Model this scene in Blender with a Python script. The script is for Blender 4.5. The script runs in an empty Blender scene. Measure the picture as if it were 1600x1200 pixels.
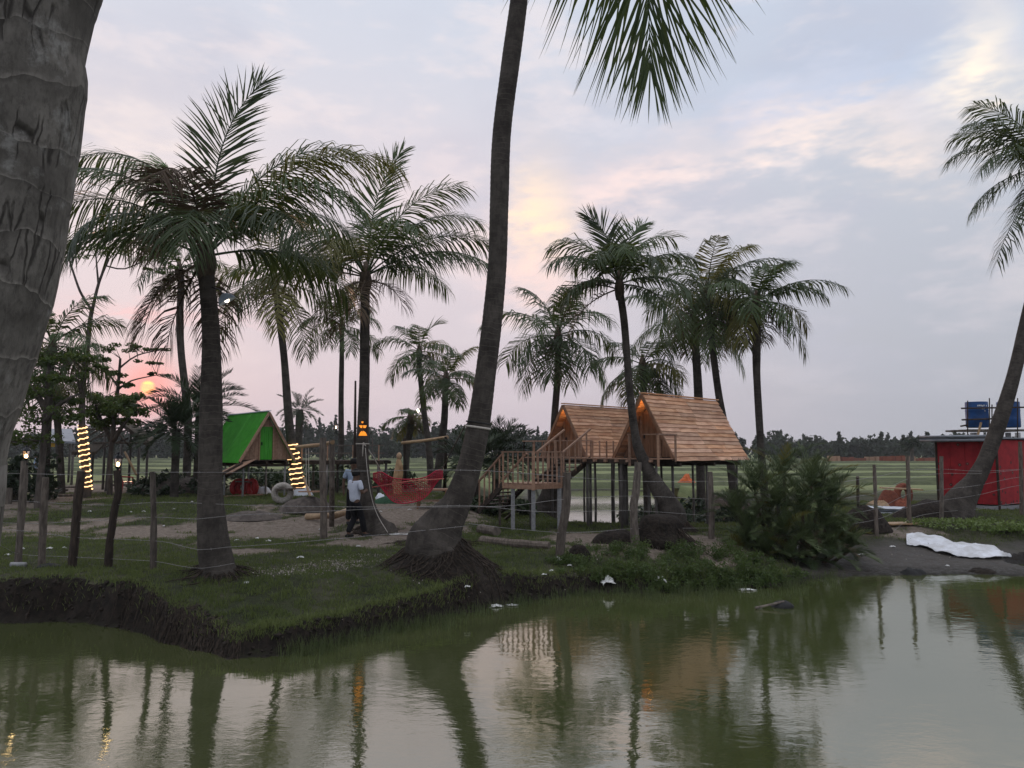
import bpy, math, random
import numpy as np
from mathutils import Vector, Matrix

# ------------------------------------------------------------------ camera
R = math.radians
scene = bpy.context.scene
CAM_Z = 2.15
PITCH = math.atan(106 / 1200)
cam_d = bpy.data.cameras.new('camera'); cam = bpy.data.objects.new('camera', cam_d)
scene.collection.objects.link(cam)
cam.location = (0, 0, CAM_Z); cam.rotation_euler = (R(90) + PITCH, 0, 0)
cam_d.sensor_width = 36; cam_d.lens = 27; cam_d.clip_start = 0.05; cam_d.clip_end = 6000
scene.camera = cam
scene.view_settings.view_transform = 'Standard'; scene.view_settings.look = 'None'
scene.view_settings.gamma = 1; scene.view_settings.exposure = 0.0
scene.view_settings.use_curve_mapping = False
scene.cycles.max_bounces = 5; scene.cycles.diffuse_bounces = 2; scene.cycles.glossy_bounces = 3
scene.cycles.transmission_bounces = 3; scene.cycles.transparent_max_bounces = 8; scene.cycles.volume_bounces = 0
scene.cycles.use_denoising = True
scene.cycles.sample_clamp_indirect = 4

SP, CP = math.sin(PITCH), math.cos(PITCH)
def ray(px, py):
    r = (px - 800) / 1200; u = (600 - py) / 1200
    return Vector((r, CP - u * SP, SP + u * CP))
def at(px, py, y):
    d = ray(px, py); t = y / d.y
    return Vector((d.x * t, y, CAM_Z + d.z * t))
def on(px, py, z):
    d = ray(px, py); t = (z - CAM_Z) / d.z
    return Vector((d.x * t, d.y * t, z))
def azel(px, py):
    d = ray(px, py).normalized()
    return math.atan2(d.x, d.y), math.asin(d.z)

# ------------------------------------------------------------------ world / sky
SUN_AZ, SUN_EL = azel(231, 606)
world = bpy.data.worlds.new('World'); scene.world = world; world.use_nodes = True
class NT:
    def __init__(s, t): s.t = t; s.n = t.nodes; s.l = t.links
    def node(s, typ, **kw):
        n = s.n.new(typ)
        for k, v in kw.items():
            if k == 'inp':
                for i, x in v.items(): s.put(n.inputs[i], x)
            else: setattr(n, k, v)
        return n
    def put(s, sock, x):
        if isinstance(x, bpy.types.NodeSocket): s.l.new(x, sock)
        else:
            if hasattr(sock, 'default_value') and sock.type == 'RGBA' and not isinstance(x, (int, float)) and len(x) == 3: x = (*x, 1)
            sock.default_value = x
    def m(s, op, a, b=None, c=None, clamp=False):
        n = s.node('ShaderNodeMath', operation=op, use_clamp=clamp); s.put(n.inputs[0], a)
        if b is not None: s.put(n.inputs[1], b)
        if c is not None: s.put(n.inputs[2], c)
        return n.outputs[0]
    def rng(s, x, a, b, c=0, d=1, smooth=True):
        n = s.node('ShaderNodeMapRange', interpolation_type='SMOOTHSTEP' if smooth else 'LINEAR')
        for i, q in enumerate((x, a, b, c, d)): s.put(n.inputs[i], q)
        return n.outputs[0]
    def mix(s, f, a, b, blend='MIX'):
        n = s.node('ShaderNodeMix', data_type='RGBA', blend_type=blend)
        s.put(n.inputs['Factor'], f); s.put(n.inputs[6], a); s.put(n.inputs[7], b)
        return n.outputs[2]
    def noise(s, vec, scale, detail=4, rough=.55, dist=0):
        n = s.node('ShaderNodeTexNoise'); s.put(n.inputs['Vector'], vec)
        n.inputs['Scale'].default_value = scale; n.inputs['Detail'].default_value = detail
        n.inputs['Roughness'].default_value = rough; n.inputs['Distortion'].default_value = dist
        return n.outputs['Fac']
    def xyz(s, x, y, z):
        n = s.node('ShaderNodeCombineXYZ'); s.put(n.inputs[0], x); s.put(n.inputs[1], y); s.put(n.inputs[2], z)
        return n.outputs[0]
    def sep(s, v):
        n = s.node('ShaderNodeSeparateXYZ'); s.put(n.inputs[0], v); return n.outputs
    def scl(s, v, k):
        n = s.node('ShaderNodeVectorMath', operation='MULTIPLY'); s.put(n.inputs[0], v); n.inputs[1].default_value = k
        return n.outputs[0]
def srgb(r, g, b):
    f = lambda c: (c / 255 / 12.92) if c / 255 <= .04045 else ((c / 255 + .055) / 1.055) ** 2.4
    return (f(r), f(g), f(b))

def build_sky():
    T = NT(world.node_tree); T.n.clear()
    d = T.node('ShaderNodeTexCoord').outputs['Generated']
    x, y, z = T.sep(d)
    az = T.m('ARCTAN2', x, y); el = T.m('ARCSINE', z)
    dome = T.xyz(az, T.m('MULTIPLY', el, 2.2), T.m('MULTIPLY', z, .5))
    # cloud texture: layered, stretched sideways
    n1 = T.noise(T.scl(d, (1, 1, 2.2)), 2.6, 3, .55)
    n2 = T.noise(T.scl(d, (1, 1, 2.6)), 6.5, 4, .62)
    n3 = T.noise(T.scl(d, (1, 1, 3.0)), 17, 3, .6)
    h = T.m('ADD', T.m('MULTIPLY', x, math.sin(SUN_AZ)), T.m('MULTIPLY', y, math.cos(SUN_AZ)))
    warm = T.rng(h, .55, 1.02)
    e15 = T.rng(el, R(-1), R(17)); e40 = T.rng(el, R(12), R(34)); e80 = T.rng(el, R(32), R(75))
    left = T.mix(e15, srgb(194, 181, 189), srgb(208, 198, 204)); left = T.mix(e40, left, srgb(198, 200, 210)); left = T.mix(e80, left, tuple(1.7 * c for c in srgb(214, 215, 222)))  # unseen overhead sky brightened, here and on the right, to light the land
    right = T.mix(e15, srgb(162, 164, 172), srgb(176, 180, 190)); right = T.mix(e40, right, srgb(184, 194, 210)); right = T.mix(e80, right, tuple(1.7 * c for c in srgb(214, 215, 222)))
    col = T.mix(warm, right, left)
    # broad grey and pale cloud sheets
    col = T.mix(T.m('MULTIPLY', T.rng(n1, .47, .66), T.m('MULTIPLY', e15, .50)), col, srgb(174, 176, 192))
    col = T.mix(T.m('MULTIPLY', T.rng(T.m('ADD', T.m('MULTIPLY', n2, .75), T.m('MULTIPLY', n3, .25)), .47, .66), T.m('MULTIPLY', e15, .50)), col, srgb(226, 214, 214))
    # lit cloud banks where the photograph has them, broken up by the noise
    wx = T.m('ADD', az, T.m('MULTIPLY', T.m('SUBTRACT', n2, .5), .16))
    wy = T.m('ADD', el, T.m('MULTIPLY', T.m('SUBTRACT', n3, .5), .10))
    brk = T.rng(T.m('ADD', T.m('MULTIPLY', n2, .6), T.m('MULTIPLY', n3, .4)), .36, .66)
    def bank(px, py, sx, sy, rot, amt, c):
        nonlocal col
        a0, e0 = azel(px, py)
        dx = T.m('SUBTRACT', wx, a0); dy = T.m('SUBTRACT', wy, e0)
        c_, s_ = math.cos(rot), math.sin(rot)
        u = T.m('MULTIPLY', T.m('ADD', T.m('MULTIPLY', dx, c_), T.m('MULTIPLY', dy, s_)), 1200 / sx)
        v = T.m('MULTIPLY', T.m('ADD', T.m('MULTIPLY', dx, -s_), T.m('MULTIPLY', dy, c_)), 1200 / sy)
        g = T.m('EXPONENT', T.m('MULTIPLY', T.m('ADD', T.m('MULTIPLY', u, u), T.m('MULTIPLY', v, v)), -1))
        f = T.m('MULTIPLY', T.m('MULTIPLY', g, T.m('ADD', T.m('MULTIPLY', brk, .75), .25)), amt, clamp=True)
        col = T.mix(f, col, c)
    bank(1340, 130, 330, 60, .1, .9, srgb(172, 188, 212))
    bank(1120, 470, 420, 110, 0, .5, srgb(174, 176, 190))
    bank(960, 290, 260, 40, .28, .9, srgb(234, 212, 208))
    bank(1250, 205, 150, 26, .10, .9, srgb(238, 220, 212))
    bank(1395, 225, 105, 45, -.35, .8, srgb(238, 220, 210))
    bank(1540, 85, 44, 75, .25, 1.0, srgb(252, 236, 216))
    bank(845, 355, 46, 85, .1, 1.3, srgb(255, 226, 192))
    bank(845, 430, 90, 60, 0, .8, srgb(232, 204, 204))
    bank(190, 230, 170, 80, 0, .8, srgb(238, 222, 214))
    bank(620, 300, 190, 90, .2, .6, srgb(216, 200, 204))
    bank(230, 490, 120, 12, 0, .8, srgb(226, 182, 186))
    # the low sun behind bars of cloud
    dx = T.m('SUBTRACT', az, SUN_AZ); dy = T.m('SUBTRACT', el, SUN_EL)
    r2 = T.m('ADD', T.m('MULTIPLY', dx, dx), T.m('MULTIPLY', dy, dy))
    glow = T.m('EXPONENT', T.m('MULTIPLY', r2, -1 / (40 / 1200) ** 2))
    col = T.mix(T.m('MULTIPLY', glow, .65), col, srgb(246, 128, 118))
    bars = T.rng(T.noise(T.xyz(T.m('MULTIPLY', az, 10), T.m('MULTIPLY', el, 140), 0), 1.0, 1), .36, .56)
    disc = T.m('MULTIPLY', T.rng(T.m('SQRT', r2), 12 / 1200, 6 / 1200), T.m('ADD', T.m('MULTIPLY', bars, .6), .4))
    col = T.mix(disc, col, (2.4, 1.05, .26))
    sky = T.node('ShaderNodeTexSky', sky_type='NISHITA', sun_disc=False)
    sky.sun_elevation = SUN_EL; sky.sun_rotation = SUN_AZ; sky.dust_density = 4; sky.air_density = 1.5
    bgA = T.node('ShaderNodeBackground'); T.put(bgA.inputs[0], sky.outputs[0]); bgA.inputs[1].default_value = .06
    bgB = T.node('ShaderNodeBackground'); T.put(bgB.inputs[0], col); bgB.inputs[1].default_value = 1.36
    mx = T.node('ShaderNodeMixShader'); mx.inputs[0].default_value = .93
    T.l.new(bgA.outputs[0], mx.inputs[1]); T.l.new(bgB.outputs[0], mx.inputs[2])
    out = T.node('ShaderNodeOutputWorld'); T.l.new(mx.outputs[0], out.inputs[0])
build_sky()
world.cycles.sampling_method = 'MANUAL'; world.cycles.sample_map_resolution = 512

sun_d = bpy.data.lights.new('sun', 'SUN'); sun = bpy.data.objects.new('sun', sun_d); scene.collection.objects.link(sun)
sun_d.energy = 0.35; sun_d.angle = R(3); sun_d.color = (1, .55, .35)
sdir = Vector((math.sin(SUN_AZ) * math.cos(SUN_EL), math.cos(SUN_AZ) * math.cos(SUN_EL), math.sin(SUN_EL)))
sun.rotation_euler = sdir.to_track_quat('Z', 'Y').to_euler()

# ------------------------------------------------------------------ helpers
COL = scene.collection
rnd = random.Random(11)
nprng = np.random.default_rng(5)
XF = {}            # thing -> Matrix, so that parts can be given in world space

def tag(o, label=None, cat=None, group=None, kind=None):
    if label: o['label'] = label
    if cat: o['category'] = cat
    if group: o['group'] = group
    if kind: o['kind'] = kind
    return o
def thing(name, label, cat, loc=(0, 0, 0), rz=0, group=None):
    o = bpy.data.objects.new(name, None); COL.objects.link(o)
    o.empty_display_size = .2
    o.location = loc; o.rotation_euler = (0, 0, rz)
    XF[o] = Matrix.Translation(Vector(loc)) @ Matrix.Rotation(rz, 4, 'Z')
    return tag(o, label, cat, group)
def link(name, me, m=None, parent=None):
    o = bpy.data.objects.new(name, me); COL.objects.link(o)
    if m is not None and len(me.materials) == 0: me.materials.append(m)
    if parent is not None: o.parent = parent
    return o
def np_mesh(name, V, F, smooth=False, m=None):
    """V (n,3), F (k,4) or (k,3)"""
    V = np.asarray(V, dtype=np.float32); F = np.asarray(F, dtype=np.int32)
    me = bpy.data.meshes.new(name); k = F.shape[1]
    me.vertices.add(len(V)); me.vertices.foreach_set('co', V.ravel())
    me.loops.add(F.size); me.loops.foreach_set('vertex_index', F.ravel())
    me.polygons.add(len(F)); me.polygons.foreach_set('loop_start', np.arange(0, F.size, k, dtype=np.int32))
    if smooth: me.polygons.foreach_set('use_smooth', np.ones(len(F), dtype=bool))
    me.update(calc_edges=True)
    if m is not None: me.materials.append(m)
    return me
class MB:
    def __init__(s): s.v = []; s.f = []
    def add(s, vs, fs):
        o = len(s.v); s.v += [tuple(v) for v in vs]; s.f += [tuple(i + o for i in f) for f in fs]; return s
    def box(s, c, d, rz=0, rx=0, ry=0):
        M = Matrix.Translation(Vector(c)) @ Matrix.Rotation(rz, 4, 'Z') @ Matrix.Rotation(ry, 4, 'Y') @ Matrix.Rotation(rx, 4, 'X')
        vs = [M @ Vector((a * d[0] / 2, b * d[1] / 2, e * d[2] / 2)) for a in (-1, 1) for b in (-1, 1) for e in (-1, 1)]
        return s.add(vs, [(0, 1, 3, 2), (4, 6, 7, 5), (0, 4, 5, 1), (2, 3, 7, 6), (0, 2, 6, 4), (1, 5, 7, 3)])
    def beam(s, p, q, w, h=None, up=(0, 0, 1)):
        p, q = Vector(p), Vector(q); h = h or w; t = (q - p).normalized(); u = Vector(up)
        if abs(t.dot(u)) > .98: u = Vector((0, 1, 0))
        a = t.cross(u).normalized(); b = a.cross(t)
        vs = [e + a * (i * w / 2) + b * (j * h / 2) for e in (p, q) for i, j in ((-1, -1), (1, -1), (1, 1), (-1, 1))]
        return s.add(vs, [(3, 2, 1, 0), (4, 5, 6, 7), (0, 1, 5, 4), (1, 2, 6, 5), (2, 3, 7, 6), (3, 0, 4, 7)])
    def tube(s, pts, rs, n=8, cap=True, wob=0, seed=0):
        pts = [Vector(p) for p in pts]; k = len(pts)
        if not hasattr(rs, '__len__'): rs = [rs] * k
        q = random.Random(seed); base = len(s.v); a = None
        for i in range(k):
            t = (pts[min(i + 1, k - 1)] - pts[max(i - 1, 0)]).normalized()
            if a is None:
                u = Vector((0, 0, 1)) if abs(t.z) < .9 else Vector((1, 0, 0)); a = t.cross(u).normalized()
            else: a = (a - t * a.dot(t)).normalized()
            b = t.cross(a)
            for j in range(n):
                th = 2 * math.pi * j / n; r = rs[i] * (1 + wob * q.uniform(-1, 1))
                s.v.append(tuple(pts[i] + a * (math.cos(th) * r) + b * (math.sin(th) * r)))
        for i in range(k - 1):
            for j in range(n):
                s.f.append((base + i * n + j, base + i * n + (j + 1) % n, base + (i + 1) * n + (j + 1) % n, base + (i + 1) * n + j))
        if cap:
            s.f.append(tuple(base + j for j in reversed(range(n)))); s.f.append(tuple(base + (k - 1) * n + j for j in range(n)))
        return s
    def lathe(s, prof, c=(0, 0, 0), n=16, M=None):
        base = len(s.v); c = Vector(c)
        for r, z in prof:
            for j in range(n):
                th = 2 * math.pi * j / n; p = Vector((math.cos(th) * r, math.sin(th) * r, z))
                s.v.append(tuple(c + (M @ p if M else p)))
        for i in range(len(prof) - 1):
            for j in range(n):
                s.f.append((base + i * n + j, base + i * n + (j + 1) % n, base + (i + 1) * n + (j + 1) % n, base + (i + 1) * n + j))
        s.f.append(tuple(base + j for j in reversed(range(n)))); s.f.append(tuple(base + (len(prof) - 1) * n + j for j in range(n)))
        return s
    def torus(s, c, R_, r, M=None, n=24, k=10):
        base = len(s.v); c = Vector(c)
        for i in range(n):
            A = 2 * math.pi * i / n
            for j in range(k):
                B = 2 * math.pi * j / k
                p = Vector(((R_ + r * math.cos(B)) * math.cos(A), (R_ + r * math.cos(B)) * math.sin(A), r * math.sin(B)))
                s.v.append(tuple(c + (M @ p if M else p)))
        for i in range(n):
            for j in range(k):
                s.f.append((base + i * k + j, base + ((i + 1) % n) * k + j, base + ((i + 1) % n) * k + (j + 1) % k, base + i * k + (j + 1) % k))
        return s
    def build(s, name, m, parent=None, smooth=False, world=True):
        vs = s.v
        if parent is not None and world and parent in XF:
            inv = XF[parent].inverted(); vs = [tuple(inv @ Vector(v)) for v in vs]
        me = bpy.data.meshes.new(name); me.from_pydata(vs, [], s.f); me.update()
        if smooth: me.polygons.foreach_set('use_smooth', [True] * len(me.polygons))
        if m is not None: me.materials.append(m)
        o = link(name, me, None, parent)
        if parent is not None and parent in XF: XF[o] = XF[parent]
        return o

def vnoise(x, y, seed=0):
    x = np.asarray(x, dtype=np.float64); y = np.asarray(y, dtype=np.float64)
    xi = np.floor(x).astype(np.int64); yi = np.floor(y).astype(np.int64); fx = x - xi; fy = y - yi
    fx = fx * fx * (3 - 2 * fx); fy = fy * fy * (3 - 2 * fy)
    def hsh(a, b):
        n = (a * 374761393 + b * 668265263 + seed * 974634777) & 0x7fffffff
        n = ((n ^ (n >> 13)) * 1274126177) & 0x7fffffff
        return ((n ^ (n >> 16)) & 0xffff) / 65535.0
    return (hsh(xi, yi) * (1 - fx) + hsh(xi + 1, yi) * fx) * (1 - fy) + (hsh(xi, yi + 1) * (1 - fx) + hsh(xi + 1, yi + 1) * fx) * fy
def fbm(x, y, seed=0, o=4):
    a = .5; t = 0
    for i in range(o):
        t = t + a * (vnoise(x * 2 ** i, y * 2 ** i, seed + i) - .5); a *= .5
    return t
def sstep(a, b, x):
    t = np.clip((x - a) / (b - a), 0, 1); return t * t * (3 - 2 * t)

# ------------------------------------------------------------------ materials
def new_mat(name):
    m = bpy.data.materials.new(name); m.use_nodes = True
    T = NT(m.node_tree); b = T.n['Principled BSDF']; return m, T, b
def mat(name, c1, c2=None, scale=6, rough=.8, stretch=(1, 1, 1), bump=.3, rand=0, spec=.3, metal=0, detail=5, bdist=.02):
    """two-tone noise; rand = how much the tone changes from object to object"""
    m, T, b = new_mat(name); c2 = c2 or tuple(x * .6 for x in c1)
    tc = T.node('ShaderNodeTexCoord').outputs['Object']
    oi = T.node('ShaderNodeObjectInfo')
    off = T.node('ShaderNodeVectorMath', operation='ADD'); T.put(off.inputs[0], T.scl(tc, stretch))
    T.put(off.inputs[1], T.xyz(T.m('MULTIPLY', oi.outputs['Random'], 37.), T.m('MULTIPLY', oi.outputs['Random'], 91.), 0))
    n = T.noise(off.outputs[0], scale, detail, .6, .2)
    col = T.mix(T.rng(n, .3, .7), c2, c1)
    if rand:
        hsv = T.node('ShaderNodeHueSaturation'); T.put(hsv.inputs['Color'], col)
        T.put(hsv.inputs['Value'], T.rng(oi.outputs['Random'], 0, 1, 1 - rand, 1 + rand, False))
        T.put(hsv.inputs['Saturation'], T.rng(T.m('FRACT', T.m('MULTIPLY', oi.outputs['Random'], 7.31)), 0, 1, 1 - rand * .5, 1 + rand * .35, False))
        col = hsv.outputs[0]
    T.put(b.inputs['Base Color'], col); b.inputs['Roughness'].default_value = rough
    b.inputs['Specular IOR Level'].default_value = spec; b.inputs['Metallic'].default_value = metal
    if bump:
        bp = T.node('ShaderNodeBump'); bp.inputs['Strength'].default_value = bump; bp.inputs['Distance'].default_value = bdist
        T.put(bp.inputs['Height'], n); T.put(b.inputs['Normal'], bp.outputs[0])
    return m
def leaf_mat(name, c1, c2, trans=.25, rough=.45, tcol=None, rand=.28, scale=1.3, spec=.25):
    m, T, b = new_mat(name)
    tc = T.node('ShaderNodeTexCoord').outputs['Object']; oi = T.node('ShaderNodeObjectInfo')
    n = T.noise(tc, scale, 3, .6)
    col = T.mix(T.rng(T.m('ADD', T.m('MULTIPLY', n, .7), T.m('MULTIPLY', oi.outputs['Random'], .3)), .25, .75), c1, c2)
    hsv = T.node('ShaderNodeHueSaturation'); T.put(hsv.inputs['Color'], col)
    T.put(hsv.inputs['Value'], T.rng(oi.outputs['Random'], 0, 1, 1 - rand, 1 + rand, False)); col = hsv.outputs[0]
    T.put(b.inputs['Base Color'], col); b.inputs['Roughness'].default_value = rough; b.inputs['Specular IOR Level'].default_value = spec
    tr = T.node('ShaderNodeBsdfTranslucent'); T.put(tr.inputs[0], tcol or tuple(x * 1.5 for x in c2))
    mx = T.node('ShaderNodeMixShader'); mx.inputs[0].default_value = trans
    T.l.new(b.outputs[0], mx.inputs[1]); T.l.new(tr.outputs[0], mx.inputs[2])
    T.l.new(mx.outputs[0], T.n['Material Output'].inputs[0])
    return m
def emit(name, c, s):
    m, T, b = new_mat(name); b.inputs['Base Color'].default_value = (*c, 1)
    b.inputs['Emission Color'].default_value = (*c, 1); b.inputs['Emission Strength'].default_value = s
    return m
def trunk_mat(name, c1, c2, ring, near=False):
    """uses the UV: u round the trunk, v metres along it"""
    m, T, b = new_mat(name)
    uv = T.node('ShaderNodeUVMap').outputs[0]; u, v, _ = T.sep(uv)
    ob = T.node('ShaderNodeTexCoord').outputs['Object']
    warp = T.m('MULTIPLY', T.m('SUBTRACT', T.noise(ob, 2.2 if near else 3.5, 4), .5), .34 if near else .16)
    rv = T.m('FRACT', T.m('DIVIDE', T.m('ADD', v, warp), ring))
    line = T.rng(rv, .0, .07 if near else .13, 1, 0)
    n = T.noise(ob, 3.0, 5, .65); n2 = T.noise(T.scl(ob, (1, 1, .25)), 22, 5, .65)
    col = T.mix(T.rng(n, .32, .68), c2, c1)
    col = T.mix(T.m('MULTIPLY', T.rng(n2, .45, .75), .5), col, tuple(x * .55 for x in c2))
    pale = T.noise(ob, 1.3, 3)
    col = T.mix(T.m('MULTIPLY', line, T.rng(pale, .4, .6, .1, .5)), col, tuple(min(1, x * 1.9) for x in c1))
    h = T.m('ADD', T.m('MULTIPLY', n2, .6), T.m('MULTIPLY', rv, -.35))
    if near:
        # short vertical splits in the bark, offset from ring to ring
        cell = T.m('FLOOR', T.m('DIVIDE', T.m('ADD', v, warp), ring))
        vo = T.node('ShaderNodeTexVoronoi', feature='DISTANCE_TO_EDGE'); vo.inputs['Scale'].default_value = 1
        cu = T.m('ADD', T.m('MULTIPLY', u, 22), T.m('MULTIPLY', cell, 3.7))
        wob = T.m('MULTIPLY', T.m('SUBTRACT', T.noise(ob, 12, 3), .5), .55)
        T.put(vo.inputs['Vector'], T.xyz(T.m('ADD', cu, wob), T.m('MULTIPLY', v, 2.2), 0))
        crack = T.m('MULTIPLY', T.rng(vo.outputs['Distance'], .0, .05, 1, 0), T.rng(T.noise(ob, 5, 3), .48, .58))
        col = T.mix(T.m('MULTIPLY', crack, .75), col, (.02, .017, .015))
        edge = T.rng(rv, .86, .99, 0, 1)
        col = T.mix(T.m('MULTIPLY', edge, .35), col, (.05, .045, .04))
        fine = T.noise(T.scl(ob, (1, 1, .4)), 48, 5, .75)
        lich = T.noise(ob, 9, 6, .7); col = T.mix(T.m('MULTIPLY', T.rng(lich, .54, .70), .55), col, (.34, .335, .31)); stain = T.noise(T.scl(ob, (1, 1, .3)), 4.5, 5, .65); col = T.mix(T.m('MULTIPLY', T.rng(stain, .52, .72), .6), col, (.065, .057, .05))
        col = T.mix(T.m('MULTIPLY', T.rng(fine, .46, .66), .6), col, (.06, .054, .047))
        h = T.m('ADD', h, T.m('ADD', T.m('MULTIPLY', crack, -1.2), T.m('MULTIPLY', fine, .4)))
    T.put(b.inputs['Base Color'], col); b.inputs['Roughness'].default_value = .9; b.inputs['Specular IOR Level'].default_value = .15
    bp = T.node('ShaderNodeBump'); bp.inputs['Strength'].default_value = .6; bp.inputs['Distance'].default_value = .02
    T.put(bp.inputs['Height'], h); T.put(b.inputs['Normal'], bp.outputs[0])
    return m
M = {}
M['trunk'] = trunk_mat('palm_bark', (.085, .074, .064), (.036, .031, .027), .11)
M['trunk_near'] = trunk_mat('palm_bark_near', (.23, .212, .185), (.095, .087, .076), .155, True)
M['bark'] = mat('tree_bark', (.12, .10, .085), (.05, .042, .037), 9, .9, (1, 1, .3))
M['leaf'] = leaf_mat('coconut_leaf', (.028, .050, .020), (.058, .090, .034), .25, tcol=(.14, .17, .035))
M['leaf_yellow'] = leaf_mat('coconut_leaf_yellowing', (.07, .08, .022), (.13, .125, .035), .3, tcol=(.22, .19, .04))
M['leaf_dead'] = leaf_mat('coconut_leaf_dead', (.085, .062, .045), (.16, .12, .085), .12, .8, tcol=(.16, .11, .06), spec=.1)
M['leaf_young'] = leaf_mat('young_coconut_leaf', (.06, .12, .02), (.09, .17, .03), .35, tcol=(.2, .32, .05))
M['leaf_date'] = leaf_mat('date_palm_leaf', (.045, .075, .032), (.115, .15, .065), .18, tcol=(.12, .15, .05))
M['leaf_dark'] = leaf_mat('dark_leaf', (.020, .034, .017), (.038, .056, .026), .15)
M['leaf_broad'] = leaf_mat('broad_leaf', (.055, .090, .026), (.105, .150, .042), .3, tcol=(.15, .2, .04))
M['leaf_weed'] = leaf_mat('weed_leaf', (.055, .095, .025), (.13, .175, .05), .25)
M['rachis'] = mat('frond_rib', (.13, .13, .05), (.08, .08, .035), 5, .6)
M['fibre'] = mat('palm_fibre', (.11, .08, .055), (.045, .034, .026), 20, .95, (1, 1, .3), bump=.6)
M['plank'] = mat('roof_plank', (.68, .415, .26), (.43, .215, .125), 3.2, .75, (.6, 2.2, 2.2), bump=.25, rand=.24)
M['board'] = mat('sawn_board', (.30, .165, .098), (.19, .10, .06), 5, .75, (3, 3, .4), bump=.25, rand=.18)
M['rail'] = mat('rail_wood', (.38, .235, .16), (.26, .155, .105), 6, .75, (2, 2, 2), bump=.2, rand=.15)
M['dkwood'] = mat('dark_wood', (.060, .042, .031), (.026, .019, .015), 8, .85, (2, 2, .6), bump=.4, rand=.2)
M['greywood'] = mat('weathered_wood', (.17, .14, .115), (.075, .06, .05), 9, .88, (2, 2, .5), bump=.5, rand=.22)
M['stilt'] = mat('stilt_post', (.15, .135, .125), (.08, .072, .067), 9, .85, (1, 1, .4), bump=.3, rand=.25)
M['concrete'] = mat('concrete_post', (.31, .31, .315), (.22, .22, .22), 14, .85, bump=.25, rand=.1)
M['bamboo'] = mat('bamboo', (.42, .29, .17), (.28, .18, .10), 6, .55, (1, 1, 1), bump=.2, rand=.15)
M['green'] = mat('green_sheet', (.085, .43, .045), (.055, .32, .03), 3, .5, (1, 1, 1), bump=.15, rand=.06)
M['greendoor'] = mat('green_door_paint', (.06, .36, .03), (.04, .26, .02), 6, .55, (4, 4, .5), bump=.2)
M['red_tyre'] = mat('red_painted_rubber', (.38, .025, .025), (.26, .018, .02), 12, .55, bump=.3)
M['white_tyre'] = mat('white_painted_rubber', (.42, .39, .35), (.24, .22, .19), 14, .6, bump=.3)
M['tread'] = mat('dark_rubber', (.03, .03, .03), (.015, .015, .015), 20, .8)
M['cloth'] = mat('white_cloth', (.72, .75, .80), (.62, .65, .71), 5, .85, bump=.35, bdist=.03)
M['sheet'] = mat('muddy_white_sheet', (.72, .745, .79), (.50, .50, .50), 3.2, .8, bump=.6, bdist=.06)
M['litter'] = mat('litter_plastic', (.72, .72, .70), (.5, .5, .48), 25, .5, bump=.5, rand=.2)
M['redplastic'] = mat('red_plastic', (.42, .02, .03), (.34, .016, .025), 8, .35, bump=.05)
M['net'] = mat('red_net_cord', (.60, .03, .075), (.45, .022, .055), 30, .7)
M['cord'] = mat('pale_cord', (.55, .5, .45), (.4, .37, .33), 30, .8)
M['wire'] = mat('barbed_wire_steel', (.34, .33, .32), (.22, .21, .205), 30, .55, metal=.3, bump=0)
M['blackmetal'] = mat('black_metal', (.02, .022, .025), (.012, .013, .015), 20, .4, metal=.5, bump=.05)
M['skin'] = mat('skin', (.13, .075, .05), (.10, .058, .04), 10, .6, bump=.05)
M['hair'] = mat('black_hair', (.008, .007, .007), (.004, .004, .004), 60, .7, bump=.3)
M['tee'] = mat('white_cotton', (.60, .64, .74), (.50, .54, .64), 6, .9, bump=.5, bdist=.03)
M['shirt'] = mat('light_blue_cotton', (.42, .52, .66), (.33, .42, .56), 6, .9, bump=.5, bdist=.03)
M['black_cloth'] = mat('black_trouser_cloth', (.010, .010, .013), (.006, .006, .008), 8, .9, bump=.4)
M['blue'] = mat('blue_drum_plastic', (.014, .075, .24), (.010, .05, .16), 5, .45, bump=.1)
M['tin'] = mat('grey_roof_sheet', (.26, .28, .31), (.18, .195, .22), 5, .5, metal=.3, bump=.1)
M['terracotta'] = mat('terracotta', (.26, .085, .05), (.15, .05, .035), 12, .85, bump=.4, rand=.2)
M['orange'] = mat('orange_tarpaulin', (.62, .14, .035), (.42, .09, .025), 5, .6, bump=.3)
M['thatch'] = mat('old_thatch', (.13, .105, .08), (.055, .045, .036), 30, .95, (1, 1, .2), bump=.8)
M['soil'] = mat('dark_soil', (.036, .027, .021), (.010, .008, .006), 14, .95, bump=.9, bdist=.05)
M['root'] = mat('root_strand', (.062, .046, .034), (.018, .014, .011), 20, .95, rand=.2)
M['glassy'] = None
g, T_, b_ = new_mat('lantern_glass'); b_.inputs['Base Color'].default_value = (1, .93, .82, 1); b_.inputs['Transmission Weight'].default_value = 1
b_.inputs['Roughness'].default_value = .15; b_.inputs['IOR'].default_value = 1.1; M['glassy'] = g
M['bulb'] = emit('warm_bulb', (1, .72, .36), 14)
M['bulb_white'] = emit('soft_bulb', (1, .86, .68), 5)
M['rope_light'] = emit('rope_light', (1, .60, .28), 2.4)
M['mask_glow'] = emit('orange_glow', (1, .33, .03), .85)

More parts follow.
